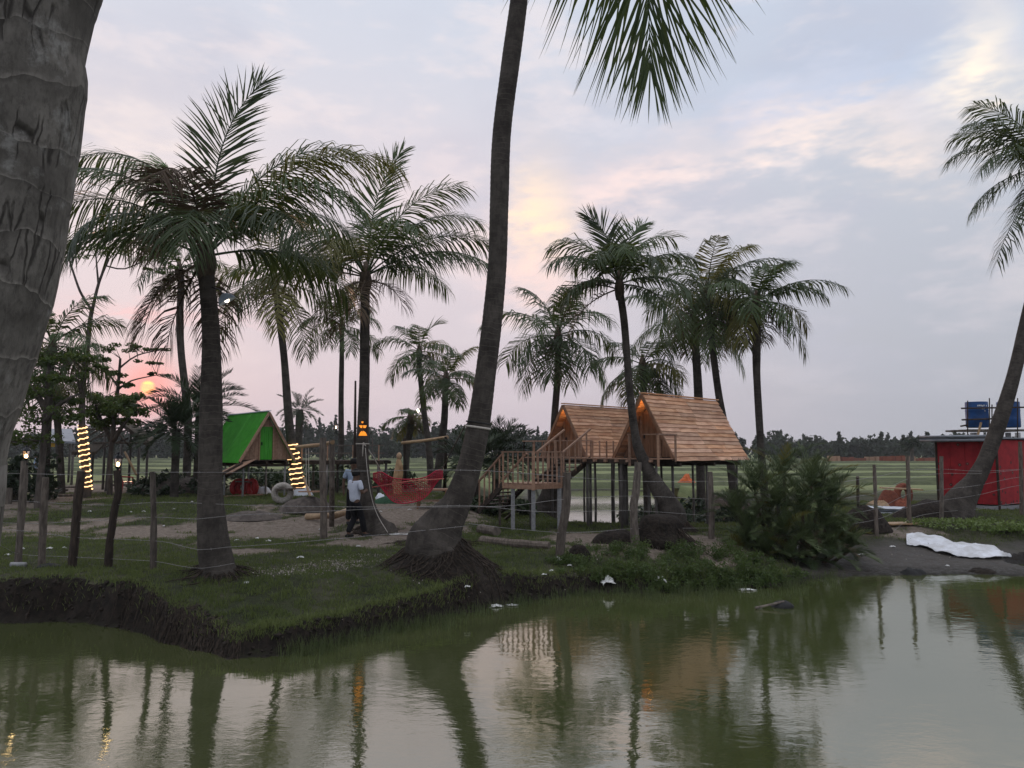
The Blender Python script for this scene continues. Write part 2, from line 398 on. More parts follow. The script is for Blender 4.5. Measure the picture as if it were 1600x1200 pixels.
# ------------------------------------------------------------------ terrain
WZ = -0.6
shore_px = [(0, 976), (110, 972), (190, 980), (270, 1008), (345, 1030), (430, 1024), (520, 1006), (620, 984), (700, 964), (770, 946), (840, 938),
            (920, 926), (1000, 928), (1100, 922), (1200, 918), (1280, 905), (1340, 900), (1420, 899), (1500, 898), (1600, 900)]
shore = [on(a, b, WZ) for a, b in shore_px]
SX = np.array([-400, -40, -14] + [p.x for p in shore] + [14, 40, 400]); SY = np.array([14, 13.5, 12.4] + [p.y for p in shore] + [17.5, 19, 20])
assert (np.diff(SX) > 0).all()
EX = np.array([-400, -6.2, -5.0, -3.8, -1.8, .35, 2.0, 5.0, 6.6, 8.0, 400]); EZ = np.array([.02, .04, -.16, -.33, -.22, -.18, -.30, -.36, -.5, -.57, -.57])
def terrain(x, y):
    x = np.asarray(x, dtype=np.float64); y = np.asarray(y, dtype=np.float64)
    ys = np.interp(x, SX, SY) + .40 * fbm(x * 1.5, y * .3, 3) + .30 * fbm(x * 4.5, y * 1.2 + 9, 4)
    d = y - ys
    e = np.interp(x, EX, EZ) + .12 * fbm(x * 2.3, y * .9, 5) * (1 - sstep(6, 7.5, x))
    mudf = sstep(6.0, 8.0, x)
    s = .22 * (1 - mudf) + .05
    rw = 2.7 + 1.6 * mudf
    zin = .46 * sstep(20.5, 27, y) * sstep(-.2, -2.2, x) * (1 - sstep(45, 70, y)) + .12 * sstep(7, 9, x) * sstep(19, 23, y) * (1 - sstep(40, 60, y))
    zin = zin + .10 * fbm(x * .7, y * .7, 7) * (y < 60) + .035 * fbm(x * 3.1, y * 3.1, 8) * (y < 45)
    land = e + (zin - e) * sstep(0, 1, (d - s) / rw)
    land = land + .02 * fbm(x * 9, y * 9, 12) * (y < 30) + mudf * .06 * fbm(x * 4.5, y * 6, 13) * (y < 21)
    z = np.where(d < 0, WZ + np.maximum(d * .7, -.9), np.where(d < s, WZ + (land - WZ) * sstep(0, 1, d / s), land))
    # inlet at the right and second pond behind the stilt huts
    q = np.sqrt(((x - 13.6) / 1.7) ** 2 + ((y - 18.6) / .75) ** 2)
    z = np.where(q < 1.25, np.minimum(z, WZ - .15 + .5 * sstep(.85, 1.25, q)), z)
    q2 = (np.abs((x - 5.0 - (y - 27) * .04) / 4.3) ** 4 + np.abs((y - 40.2) / 16) ** 4) ** .25 + .07 * fbm(x * .8, y * .8, 21)
    z = np.where(q2 < 1.2, np.minimum(z, WZ - .3 + (z + .9) * sstep(.95, 1.05, q2)), z)
    # near bank under the camera
    zn = .5 - 1.7 * sstep(2.6, 4.6, y) + .05 * fbm(x * 2, y * 2, 17)
    z = np.where(y < 6, np.maximum(np.minimum(zn, .55), -1.25), z)
    # mounds: (x, y, height, radius)
    for mx, my, mh, mr in MOUNDS:
        z = z + mh * np.exp(-((x - mx) ** 2 + (y - my) ** 2) / mr ** 2) * (1 + .5 * fbm(x * 3, y * 3, 30))
    return z
MOUNDS = []
def gz(x, y): return float(terrain(np.array([x]), np.array([y]))[0])
_TY = np.geomspace(6.2, 400, 2200)
def onG(px, py):
    d = ray(px, py); t = _TY / d.y
    z = CAM_Z + d.z * t; g = terrain(d.x * t, _TY)
    i = int(np.argmax(z < g)); return Vector((d.x * t[i], _TY[i], g[i]))
def mound(px, py, h, r):
    p = onG(px, py); MOUNDS.append((p.x, p.y, h, r))
MOUNDS.append((-1.30, 14.75, .30, 1.0)); mound(338, 893, .12, .7); mound(582, 828, .2, .8); mound(1480, 805, .25, 1.6); mound(1380, 790, .12, .9)
mound(478, 790, .22, .7); mound(255, 752, .35, 2.2); mound(400, 800, .12, 1.6); mound(1010, 842, .10, 1.1); mound(905, 880, .1, .7)

def axis(dense, lo, hi, g=1.16):
    a = list(dense); st = a[1] - a[0]
    while a[0] > lo: st *= g; a.insert(0, a[0] - st)
    st = dense[-1] - dense[-2]
    while a[-1] < hi: st *= g; a.append(a[-1] + st)
    return np.array(a)
gx = axis(np.arange(-11, 15, .1), -2500, 2500, 1.13)
gy = axis(np.concatenate([np.arange(9, 20, .085), np.arange(20, 34, .16)]), -300, 3500, 1.07)
GX, GY = np.meshgrid(gx, gy); GZ = terrain(GX, GY)
# from here on heights are read off the finished grid
def hgrid(x, y):
    x = np.asarray(x, dtype=np.float64); y = np.asarray(y, dtype=np.float64)
    i = np.clip(np.searchsorted(gx, x) - 1, 0, len(gx) - 2); j = np.clip(np.searchsorted(gy, y) - 1, 0, len(gy) - 2)
    u = (x - gx[i]) / (gx[i + 1] - gx[i]); v = (y - gy[j]) / (gy[j + 1] - gy[j])
    return (GZ[j, i] * (1 - u) + GZ[j, i + 1] * u) * (1 - v) + (GZ[j + 1, i] * (1 - u) + GZ[j + 1, i + 1] * u) * v
def gz(x, y): return float(hgrid(x, y))
def onG(px, py):
    d = ray(px, py); t = _TY / d.y
    z = CAM_Z + d.z * t; g = hgrid(d.x * t, _TY)
    i = int(np.argmax(z < g)); return Vector((d.x * t[i], _TY[i], g[i]))
V = np.stack([GX.ravel(), GY.ravel(), GZ.ravel()], 1); nx, ny = len(gx), len(gy)
I = (np.arange(ny - 1)[:, None] * nx + np.arange(nx - 1)[None, :]).ravel()
F = np.stack([I, I + 1, I + nx + 1, I + nx], 1)
# what covers the ground: r bare sandy earth, g wet mud, b far paddy field
DIRT = [(520, 822, 150, 14), (380, 820, 80, 12), (430, 835, 90, 8), (620, 800, 90, 14), (560, 835, 120, 10), (940, 838, 130, 14), (1080, 838, 60, 16), (700, 800, 60, 20),
        (300, 830, 200, 7), (60, 785, 90, 12), (150, 762, 130, 10), (250, 762, 90, 10), (60, 826, 110, 9), (230, 838, 90, 6), (560, 850, 90, 5), (380, 862, 60, 4), (1390, 825, 60, 5)]
def cover(x, y):
    n = fbm(x * 1.3, y * 1.3, 40, 5); n2 = fbm(x * 5, y * 5, 44)
    dirt = np.zeros_like(x)
    for a, b, sx, sy in DIRT:
        c = onG(a, b); D0 = max(c.y, 1)
        rx = sx * D0 / 1200; ry = sy * D0 * D0 / (1200 * 2.0)
        q = ((x - c.x) / rx) ** 2 + ((y - c.y) / ry) ** 2
        dirt = np.maximum(dirt, np.exp(-q * .7))
    dirt = sstep(.40, .86, dirt + n * 1.5 + n2 * .7)
    ramp = .16 * sstep(-.05, .2, n)
    dirt = np.clip(np.maximum(dirt, ramp), 0, 1) * (y < 60)
    ys = np.interp(x, SX, SY)
    mud = sstep(6.0, 7.2, x + n) * sstep(3.6, 1.7, y - ys + 3 * n) * (y < 24)
    inp = sstep(1.06, .95, (np.abs((x - 5.2) / 4.6) ** 4 + np.abs((y - 40.2) / 16.6) ** 4) ** .25); mud = np.maximum(mud, inp * .7)
    field = sstep(36, 44, y + 6 * n)
    return dirt, mud, field
dirt, mud, field = cover(GX.ravel(), GY.ravel())
ground_me = np_mesh('ground', V, F, True)
ca = ground_me.color_attributes.new('cover', 'FLOAT_COLOR', 'POINT')
ca.data.foreach_set('color', np.stack([dirt, mud, field, np.ones_like(dirt)], 1).astype(np.float32).ravel())

def ground_material():
    m, T, b = new_mat('ground_cover')
    at_ = T.node('ShaderNodeVertexColor', layer_name='cover'); sp = T.node('ShaderNodeSeparateColor'); T.put(sp.inputs[0], at_.outputs[0])
    d_, mu, fi = sp.outputs
    ge = T.node('ShaderNodeNewGeometry'); pos = ge.outputs['Position']; nz = T.sep(ge.outputs['True Normal'])[2]
    n1 = T.noise(pos, 1.1, 5, .6); n2 = T.noise(pos, 9, 5, .65); n3 = T.noise(pos, 45, 4, .7)
    grass = T.mix(T.rng(n1, .3, .7), (.036, .048, .016), (.072, .090, .030)); grass = T.mix(T.rng(n3, .35, .7), (.014, .016, .008), grass)
    grass = T.mix(T.m('MULTIPLY', T.rng(n2, .52, .72), .5), grass, (.065, .055, .035))
    earth = T.mix(T.rng(n2, .3, .7), (.14, .11, .085), (.27, .225, .185)); earth = T.mix(T.m('MULTIPLY', T.rng(n3, .4, .75), .4), earth, (.075, .058, .045))
    wet = T.mix(T.rng(n2, .3, .7), (.045, .04, .034), (.095, .085, .074)); wet = T.mix(T.m('MULTIPLY', T.rng(n3, .5, .8), .6), wet, (.03, .027, .024))
    soil = T.mix(T.rng(n2, .3, .7), (.009, .007, .0055), (.028, .021, .016))
    fld = T.mix(T.rng(T.noise(T.scl(pos, (.25, 1, 1)), .12, 4, .6), .35, .65), (.15, .19, .075), (.21, .235, .105))
    fld = T.mix(T.m('MULTIPLY', T.rng(n2, .4, .8), .35), fld, (.09, .10, .05))
    c = T.mix(fi, grass, fld); c = T.mix(d_, c, earth); c = T.mix(mu, c, wet)
    steep = T.rng(nz, .55, .80, 1, 0); c = T.mix(T.m('MULTIPLY', steep, T.m('SUBTRACT', 1, fi)), c, soil)
    zz = T.sep(pos)[2]; c = T.mix(T.rng(zz, -.6, -.48, 1, 0), c, (.022, .019, .014))
    T.put(b.inputs['Base Color'], c)
    T.put(b.inputs['Roughness'], T.m('SUBTRACT', .95, T.m('MULTIPLY', mu, T.rng(n2, .4, .6, .5, .2)))); b.inputs['Specular IOR Level'].default_value = .25
    bp = T.node('ShaderNodeBump'); bp.inputs['Strength'].default_value = .9; bp.inputs['Distance'].default_value = .05
    T.put(bp.inputs['Height'], T.m('ADD', n2, T.m('MULTIPLY', n3, .5))); T.put(b.inputs['Normal'], bp.outputs[0])
    return m
ground = link('ground', ground_me, ground_material()); tag(ground, 'grassy bank and bare sandy earth running to flat paddy fields', 'ground', kind='structure')

def water_material():
    m, T, b = new_mat('pond_water'); T.n.remove(b)
    pos = T.node('ShaderNodeNewGeometry').outputs['Position']
    w1 = T.noise(T.scl(pos, (1, 1.5, 1)), 3.2, 3, .5, .4); w2 = T.noise(T.scl(pos, (1, 2.0, 1)), 13, 3, .55, .3); patch = T.rng(T.noise(pos, .5, 2), .38, .62, .25, 1)
    h = T.m('ADD', w1, T.m('MULTIPLY', T.m('MULTIPLY', w2, patch), .45))
    bp = T.node('ShaderNodeBump'); bp.inputs['Strength'].default_value = 1.0; bp.inputs['Distance'].default_value = .0027
    T.put(bp.inputs['Height'], h)
    di = T.node('ShaderNodeBsdfDiffuse'); T.put(di.inputs[0], T.mix(T.rng(T.noise(pos, .7, 3), .3, .7), (.052, .064, .022), (.066, .076, .030)))
    gl = T.node('ShaderNodeBsdfGlossy'); gl.inputs['Roughness'].default_value = .035; gl.inputs[0].default_value = (.96, .95, .90, 1); T.put(gl.inputs['Normal'], bp.outputs[0])
    fr = T.node('ShaderNodeFresnel'); fr.inputs['IOR'].default_value = 3.7; T.put(fr.inputs['Normal'], bp.outputs[0])
    mx = T.node('ShaderNodeMixShader'); T.put(mx.inputs[0], fr.outputs[0]); T.l.new(di.outputs[0], mx.inputs[1]); T.l.new(gl.outputs[0], mx.inputs[2])
    T.l.new(mx.outputs[0], T.n['Material Output'].inputs[0])
    return m
xs = np.linspace(-300, 300, 3); me = np_mesh('pond_water', [(-300, 2, WZ), (300, 2, WZ), (300, 62, WZ), (-300, 62, WZ)], [(0, 1, 2, 3)])
water = link('pond_water', me, water_material()); tag(water, 'murky olive green pond water with soft ripples', 'water', kind='structure')

# field bunds: low grassy ridges between the paddies
M['bund'] = mat('bund_grass', (.095, .11, .05), (.06, .07, .034), 2, .95, bump=.6, bdist=.1)
bu = MB()
for k, (yb, xa, xb, hb) in enumerate([(47, -30, 90, .32), (58, -60, 120, .3), (71, -80, 150, .3), (88, -120, 190, .35), (112, -160, 240, .4), (145, -220, 300, .45), (190, -300, 400, .6)]):
    b = MB(); xs = np.arange(xa, xb, 1.2 + k * .5); rr = random.Random(k)
    pts = [(x, yb + 2.2 * math.sin(x * .05 + k * 2) + rr.uniform(-.15, .15), hb * rr.uniform(.6, 1.1)) for x in xs]
    w = .5 + .02 * yb / 2
    for (x0, y0, h0), (x1, y1, h1) in zip(pts[:-1], pts[1:]):
        b.add([(x0, y0 - w, -.05), (x0, y0 - w * .3, h0), (x0, y0 + w * .3, h0), (x0, y0 + w, -.05), (x1, y1 - w, -.05), (x1, y1 - w * .3, h1), (x1, y1 + w * .3, h1), (x1, y1 + w, -.05)],
              [(0, 4, 5, 1), (1, 5, 6, 2), (2, 6, 7, 3)])
    o = b.build('field_bund', M['bund'], smooth=True); tag(o, 'low grassy earth ridge dividing the paddy fields', 'bund', kind='structure')

# ------------------------------------------------------------------ foliage clouds
def leaf_cloud(P, size, rng, aspect=1.8, flat=0.0, up=None):
    """one leaf-shaped quad (kite) at every point P"""
    P = np.asarray(P); n = len(P)
    d = rng.normal(size=(n, 3)); d[:, 2] *= (1 - flat)
    if up is not None: d += np.array(up)
    d /= np.linalg.norm(d, axis=1)[:, None]
    e = rng.normal(size=(n, 3)); e[:, 2] *= (1 - flat); e -= d * (e * d).sum(1)[:, None]; e /= np.linalg.norm(e, axis=1)[:, None] + 1e-9
    s = (size * rng.uniform(.6, 1.35, n))[:, None]
    V = np.stack([P - d * s * aspect / 2, P + e * s * .5, P + d * s * aspect / 2, P - e * s * .5], 1).reshape(-1, 3)
    F = np.arange(n * 4).reshape(-1, 4)
    return V, F
def blob_points(c, r, n, rng, shell=.5):
    d = rng.normal(size=(n, 3)); d /= np.linalg.norm(d, axis=1)[:, None]
    t = rng.uniform(shell ** 3, 1, n) ** (1 / 3)
    return np.asarray(c) + d * t[:, None] * np.asarray(r)

# far wood on the horizon: one mass
rng = np.random.default_rng(2); P = []
for k in range(860):
    px = rng.uniform(-40, 1640); y = rng.uniform(215, 300)
    x = (px - 800) / 1200 * y; h = rng.uniform(3.6, 8.0) * (1.3 if px < 800 else 1)
    h *= .75 + .5 * vnoise(np.array([px / 60.]), np.array([3.]), 9)[0]
    w = rng.uniform(1.2, 2.6)
    if rng.random() < .14:          # feathery casuarina spire
        for q in range(6):
            f = q / 6; P.append(blob_points((x + rng.normal() * .2, y, h * 1.2 * (.25 + .75 * f)), (w * .75 * (1.05 - f), w * .7 * (1.05 - f), h * .14), 26, rng))
    else:
        for q in range(5):
            P.append(blob_points((x + rng.normal() * w * .5, y + rng.normal(), h * rng.uniform(.35, .85)), (w * .8, w * .8, h * .2), 34, rng))
    P.append(blob_points((x, y, h * .3), (w * 1.2, w, h * .3), 30, rng))
P = np.concatenate(P); Vv, Ff = leaf_cloud(P, .75, rng, 1.5)
M['wood'] = leaf_mat('far_wood_leaf', (.030, .046, .026), (.050, .066, .036), .1, .7, scale=.15)
wood = link('far_wood', np_mesh('far_wood', Vv, Ff), M['wood']); tag(wood, 'distant dark green wood along the horizon', 'wood', kind='stuff')

# ------------------------------------------------------------------ grass, reeds and bank litter (uncountable)
def blades(X, Y, Z, h, w, lean, rng):
    n = len(X); a = rng.uniform(0, 2 * math.pi, n); l = rng.uniform(0, 2 * math.pi, n); k = lean * rng.uniform(.2, 1, n) * h
    B = np.stack([X, Y, Z], 1); S = np.stack([np.cos(a), np.sin(a), np.zeros(n)], 1) * (w / 2)[:, None]
    Tn = np.stack([np.cos(l) * k, np.sin(l) * k, h], 1); Mi = Tn * np.array([.35, .35, .6])
    V = np.stack([B - S, B + S, B + Mi + S * .7, B + Mi - S * .7, B + Tn], 1).reshape(-1, 3)
    o = np.arange(n)[:, None] * 5
    F = np.concatenate([o + np.array([[0, 1, 2]]), o + np.array([[0, 2, 3]]), o + np.array([[3, 2, 4]])])
    return V, F
M['turf'] = leaf_mat('turf_blade', (.072, .102, .030), (.14, .168, .055), .25, .6, scale=.9, spec=.2, rand=0)
M['reed'] = leaf_mat('reed_blade', (.05, .07, .026), (.10, .12, .05), .2, .6, scale=2, spec=.2, rand=0)
rng = np.random.default_rng(8)
n = 520000
yy = 9.8 + 22.2 * rng.random(n) ** 1.35; xx = rng.uniform(-.72, .72, n) * yy
zz = hgrid(xx, yy); di, mu, fi = cover(xx, yy)
slope = np.abs(hgrid(xx, yy + .06) - hgrid(xx, yy - .06)) / .12 + np.abs(hgrid(xx + .06, yy) - hgrid(xx - .06, yy)) / .12
keep = (zz > -.5) & (slope < .75) & (rng.random(n) > di * 1.1) & (rng.random(n) > mu * 1.5) & (rng.random(n) < np.clip(2.6 * vnoise(xx * 7, yy * 7, 52) - .55, .05, 1) * (.55 + .7 * vnoise(xx * 1.4, yy * 1.4, 50)))
xx, yy, zz = xx[keep], yy[keep], zz[keep]
hh = rng.uniform(.025, .065, len(xx)) * (.6 + .5 * vnoise(xx * .9, yy * .9, 51) + .8 * vnoise(xx * 7, yy * 7, 52)); V1, F1 = blades(xx, yy, zz - .005, hh, rng.uniform(.007, .014, len(xx)) * (1 + np.clip((yy - 16) / 12, 0, 1)), .8, rng)
o = link('turf_grass', np_mesh('turf_grass', V1, F1), M['turf']); tag(o, 'short green turf on the pond bank', 'grass', kind='stuff')
# reeds standing in the shallows along the bank
X = []; 
for k in range(420):
    t = rng.uniform(0, 1); px = np.interp(t, [0, 1], [440, 1310]); sxw = (px - 800) / 1200
    b0 = np.interp(px, [a for a, _ in shore_px], [b for _, b in shore_px]) + abs(rng.normal()) * 9 - 3
    p = on(px, b0, WZ); m_ = rng.integers(6, 16)
    X.append(np.stack([p.x + rng.normal(0, .07, m_), p.y + rng.normal(0, .05, m_), np.full(m_, WZ - .03), np.full(m_, rng.uniform(.10, .26))], 1))
X = np.concatenate(X); V1, F1 = blades(X[:, 0], X[:, 1], X[:, 2], X[:, 3] * rng.uniform(.6, 1.3, len(X)), np.full(len(X), .010), .5, rng)
o = link('reed_fringe', np_mesh('reed_fringe', V1, F1), M['reed']); tag(o, 'thin reeds standing in the shallow water along the bank', 'reeds', kind='stuff')
# longer grass hanging over the bank edge
px = rng.uniform(-60, 1330, 9000); P0 = [on(a, np.interp(a, [q for q, _ in shore_px], [q for _, q in shore_px]), WZ) for a in px]
xx = np.array([p.x for p in P0]); ys = np.interp(xx, SX, SY); yy = ys + rng.uniform(.12, .5, len(xx)); zz = hgrid(xx, yy); k = (zz > -.45) & (rng.random(len(xx)) < np.where(xx < -4.2, .25, 1))
V1, F1 = blades(xx[k], yy[k], zz[k] - .01, rng.uniform(.04, .13, k.sum()), np.full(k.sum(), .011), 1.1, rng)
o = link('bank_edge_grass', np_mesh('bank_edge_grass', V1, F1), M['turf']); tag(o, 'ragged grass overhanging the edge of the bank', 'grass', kind='stuff')
# exposed roots and clods on the cut face of the bank below the left palm
b = MB(); rr = random.Random(4)
for k in range(380):
    px_ = rr.triangular(170, 390, 280) if k < 330 else rr.uniform(-20, 900)
    p = on(px_, np.interp(px_, [a for a, _ in shore_px], [q for _, q in shore_px]), WZ)
    y0 = float(np.interp(p.x, SX, SY)) + rr.uniform(.1, .75); z0 = gz(p.x, y0)
    L = rr.uniform(.15, .55); dx = rr.uniform(-.35, .35) * L; q = [Vector((p.x, y0, z0 + .015))]
    for s in range(1, 5):
        f = s / 4; yq = y0 - L * .9 * f; xq = p.x + dx * f + rr.uniform(-.03, .03); q.append(Vector((xq, yq, max(gz(xq, yq) + .025 - .04 * (f > .9), q[-1].z - L * .42))))
    b.tube(q, [.009, .008, .007, .005, .003], 4, False)
o = b.build('bank_roots', M['root'], smooth=True); tag(o, 'tangle of thin brown roots hanging down the cut bank', 'roots', kind='stuff')
# crumbled soil clods on the cut face
b = MB(); rr = random.Random(14); ICO = [(0, 0, 1), (.89, 0, .45), (.28, .85, .45), (-.72, .53, .45), (-.72, -.53, .45), (.28, -.85, .45), (.72, .53, -.45), (-.28, .85, -.45), (-.89, 0, -.45), (-.28, -.85, -.45), (.72, -.53, -.45), (0, 0, -1)]
IF = [(0, 1, 2), (0, 2, 3), (0, 3, 4), (0, 4, 5), (0, 5, 1), (1, 6, 2), (2, 7, 3), (3, 8, 4), (4, 9, 5), (5, 10, 1), (6, 7, 2), (7, 8, 3), (8, 9, 4), (9, 10, 5), (10, 6, 1), (11, 7, 6), (11, 8, 7), (11, 9, 8), (11, 10, 9), (11, 6, 10)]
for k in range(900):
    px_ = rr.uniform(-40, 960); p = on(px_, np.interp(px_, [a for a, _ in shore_px], [q for _, q in shore_px]), WZ)
    y0 = float(np.interp(p.x, SX, SY)) + rr.uniform(-.08, .45); z0 = gz(p.x, y0); s = rr.uniform(.010, .04) * (1 if rr.random() < .85 else 1.6)
    if z0 < WZ - .08: continue
    b.add([(p.x + v[0] * s * rr.uniform(.7, 1.4), y0 + v[1] * s * rr.uniform(.7, 1.3), z0 + v[2] * s * rr.uniform(.5, .9)) for v in ICO], IF)
o = b.build('bank_clods', M['soil']); tag(o, 'crumbled dark soil clods on the cut bank face', 'soil', kind='stuff')
# pale shell and husk fragments strewn on the bank
X = []
for (a, b_, sx, sy, n_) in [(510, 885, 50, 4, 700), (440, 893, 60, 5, 600), (545, 878, 35, 3, 300), (560, 868, 50, 3, 160), (700, 900, 350, 40, 120), (400, 850, 250, 30, 120), (200, 850, 200, 30, 60), (920, 890, 40, 14, 50), (560, 800, 260, 25, 70), (1450, 870, 80, 20, 40), (620, 845, 60, 4, 60)]:
    for _ in range(n_):
        p = onG(a + rng.normal() * sx * .6, b_ + rng.normal() * sy * .6)
        if p.z > -.55: X.append((p.x, p.y, p.z + .008))
V1, F1 = leaf_cloud(np.array(X), .026, rng, 1.3, .7)
M['shell'] = mat('shell', (.46, .42, .37), (.22, .19, .16), 60, .8, bump=0)
o = link('shell_fragments', np_mesh('shell_fragments', V1, F1), M['shell']); tag(o, 'pale shell and husk fragments scattered on the bank', 'litter', kind='stuff')

# ------------------------------------------------------------------ palms and trees
def smooth_path(pts, step):
    """Catmull-Rom through (Vector, radius) pairs, resampled"""
    P = [pts[0]] + pts + [pts[-1]]; out = []
    for i in range(1, len(P) - 2):
        (a, ra), (b, rb), (c, rc), (d, rd) = P[i - 1:i + 3]
        k = max(2, int((c - b).length / step))
        for j in range(k):
            t = j / k; t2, t3 = t * t, t ** 3
            q = .5 * ((2 * b) + (c - a) * t + (2 * a - 5 * b + 4 * c - d) * t2 + (3 * b - a - 3 * c + d) * t3)
            out.append((q, rb + (rc - rb) * t))
    out.append(pts[-1]); return out
def trunk_obj(pts, parent, m, ring=.11, n=14, wob=.04, seed=0, step=None, bump=.035):
    sp = smooth_path(pts, step or ring / 3); q = random.Random(seed)
    V, F, UV = [], [], []; a = None; L = 0; k = len(sp)
    inv = XF[parent].inverted(); ph = [q.uniform(0, 6.28) for _ in range(4)]
    for i, (p, r) in enumerate(sp):
        t = (sp[min(i + 1, k - 1)][0] - sp[max(i - 1, 0)][0]).normalized()
        if i: L += (p - sp[i - 1][0]).length
        if a is None: a = t.cross(Vector((0, 1, 0))).normalized()
        else: a = (a - t * a.dot(t)).normalized()
        b = t.cross(a)
        for j in range(n + 1):
            th = 2 * math.pi * (j % n) / n
            saw = ((L + .02 * math.sin(th * 2 + L * 3 + ph[0])) / ring) % 1.0
            rr = r * (1 + bump * (.5 - saw) + wob * .5 * math.sin(3 * th + ph[1] + L * .7) * .6 + wob * .35 * math.sin(L * 2.3 + ph[2]))
            V.append(inv @ (p + (a * math.cos(th) + b * math.sin(th)) * rr)); UV.append((j / n, L))
    w = n + 1
    for i in range(k - 1):
        for j in range(n): F.append((i * w + j, i * w + j + 1, (i + 1) * w + j + 1, (i + 1) * w + j))
    F.append(tuple((k - 1) * w + j for j in range(n)))
    me = bpy.data.meshes.new('trunk'); me.from_pydata([tuple(v) for v in V], [], F); me.update()
    me.polygons.foreach_set('use_smooth', [True] * len(me.polygons))
    uv = me.uv_layers.new(name='UVMap'); idx = np.zeros(len(me.loops), dtype=np.int32); me.loops.foreach_get('vertex_index', idx)
    uv.data.foreach_set('uv', np.array(UV, dtype=np.float32)[idx].ravel())
    me.materials.append(m)
    o = link('trunk', me, None, parent); return o

def nrm(a): return a / (np.linalg.norm(a, axis=-1, keepdims=True) + 1e-9)
def frond_pts(base, az, e0, bend, L, curl=0, K=20, pw=1.6):
    t = (np.arange(K) + .5) / K; e = np.radians(e0 - bend * t ** pw); a = np.radians(az + curl * t)
    d = np.stack([np.cos(e) * np.cos(a), np.cos(e) * np.sin(a), np.sin(e)], 1) * (L / K)
    return np.vstack([[0, 0, 0], np.cumsum(d, 0)]) + np.asarray(base)
def frond_obj(P, parent, m, ll=.8, n=60, droop=.6, w=.04, a0=74, a1=30, start=.14, seed=0, twist=0, lift=.25, rr=.028, segs=3, gaps=.04, name='frond', S0=None, tip=.5):
    """feather leaf along the polyline P (thing-local)"""
    q = np.random.default_rng(seed); K = len(P) - 1
    T = nrm(np.gradient(P, axis=0)); cum = np.linspace(0, 1, K + 1)
    h = P[-1] - P[0]; h = np.array([h[0], h[1], 0]); h = h / (np.linalg.norm(h) + 1e-6)
    S0 = np.array([-h[1], h[0], 0]) if S0 is None else np.asarray(S0)
    # rib
    N = nrm(np.cross(T, S0)); rad = rr * (1 - .85 * cum)
    ring = []
    for th in (0, 2.1, 4.2): ring.append(P + (S0 * math.cos(th) + N * math.sin(th)) * rad[:, None])
    V = [np.stack(ring, 1).reshape(-1, 3)]; F = []
    for i in range(K):
        for j in range(3): F.append((i * 3 + j, i * 3 + (j + 1) % 3, i * 3 + 3 + (j + 1) % 3, i * 3 + 3 + j))
    F = [np.array(F)]; off = 3 * (K + 1)
    tt = np.linspace(start, .995, n)
    for sd in (-1, 1):
        t = np.clip(tt + q.normal(0, .3 / n, n), start, 1); t = t[q.random(n) > gaps]; tears = q.uniform(start, 1, 3)
        if gaps > .05: t = t[np.min(np.abs(t[:, None] - tears[None]), axis=1) > .5 * gaps / n * 6]
        k = len(t)
        p = np.stack([np.interp(t, cum, P[:, c]) for c in range(3)], 1); tv = nrm(np.stack([np.interp(t, cum, T[:, c]) for c in range(3)], 1))
        tw = np.radians(twist) * (t - start); nv = nrm(np.cross(tv, S0)); sv = S0[None] * np.cos(tw)[:, None] + nv * np.sin(tw)[:, None]; nv = nrm(np.cross(tv, sv))
        ang = np.radians(a0 + (a1 - a0) * ((t - start) / (1 - start)) ** 1.1 + q.normal(0, 6, k))
        d = nrm(tv * np.cos(ang)[:, None] + sv * (sd * np.sin(ang))[:, None] + nv * (lift + q.normal(0, .10, k))[:, None])
        f = (t - start) / (1 - start)
        ln = ll * (np.minimum(1, .5 + 1.8 * f) * (1 - tip * np.clip((f - .5) / .5, 0, 1) ** 1.6)) * q.uniform(.88, 1.08, k)
        wv = nrm(tv - d * (tv * d).sum(1)[:, None]); wd = w * q.uniform(.75, 1.2, k) * (1 - .4 * f)
        st = [p]; cur = p; dr = droop * q.uniform(.7, 1.35, k)
        for s in range(segs):
            cur = cur + d * (ln / segs)[:, None]; st.append(cur)
            d = nrm(d + np.array([0, 0, -1.0]) * (dr * (.55 + .5 * s) * 2 / segs)[:, None])
        prof = [.55, 1, .8, .04] if segs == 3 else [.6, 1, .05]
        Vs = np.stack([np.stack([st[s] - wv * (wd * prof[s] / 2)[:, None], st[s] + wv * (wd * prof[s] / 2)[:, None]], 1) for s in range(segs + 1)], 1).reshape(-1, 3)
        o = off + np.arange(k)[:, None] * (2 * (segs + 1)); V.append(Vs)
        for s in range(segs): F.append(o + np.array([[2 * s, 2 * s + 1, 2 * s + 3, 2 * s + 2]]))
        off += len(Vs)
    me = np_mesh(name, np.concatenate(V), np.concatenate(F), True, m)
    return link(name, me, None, parent)

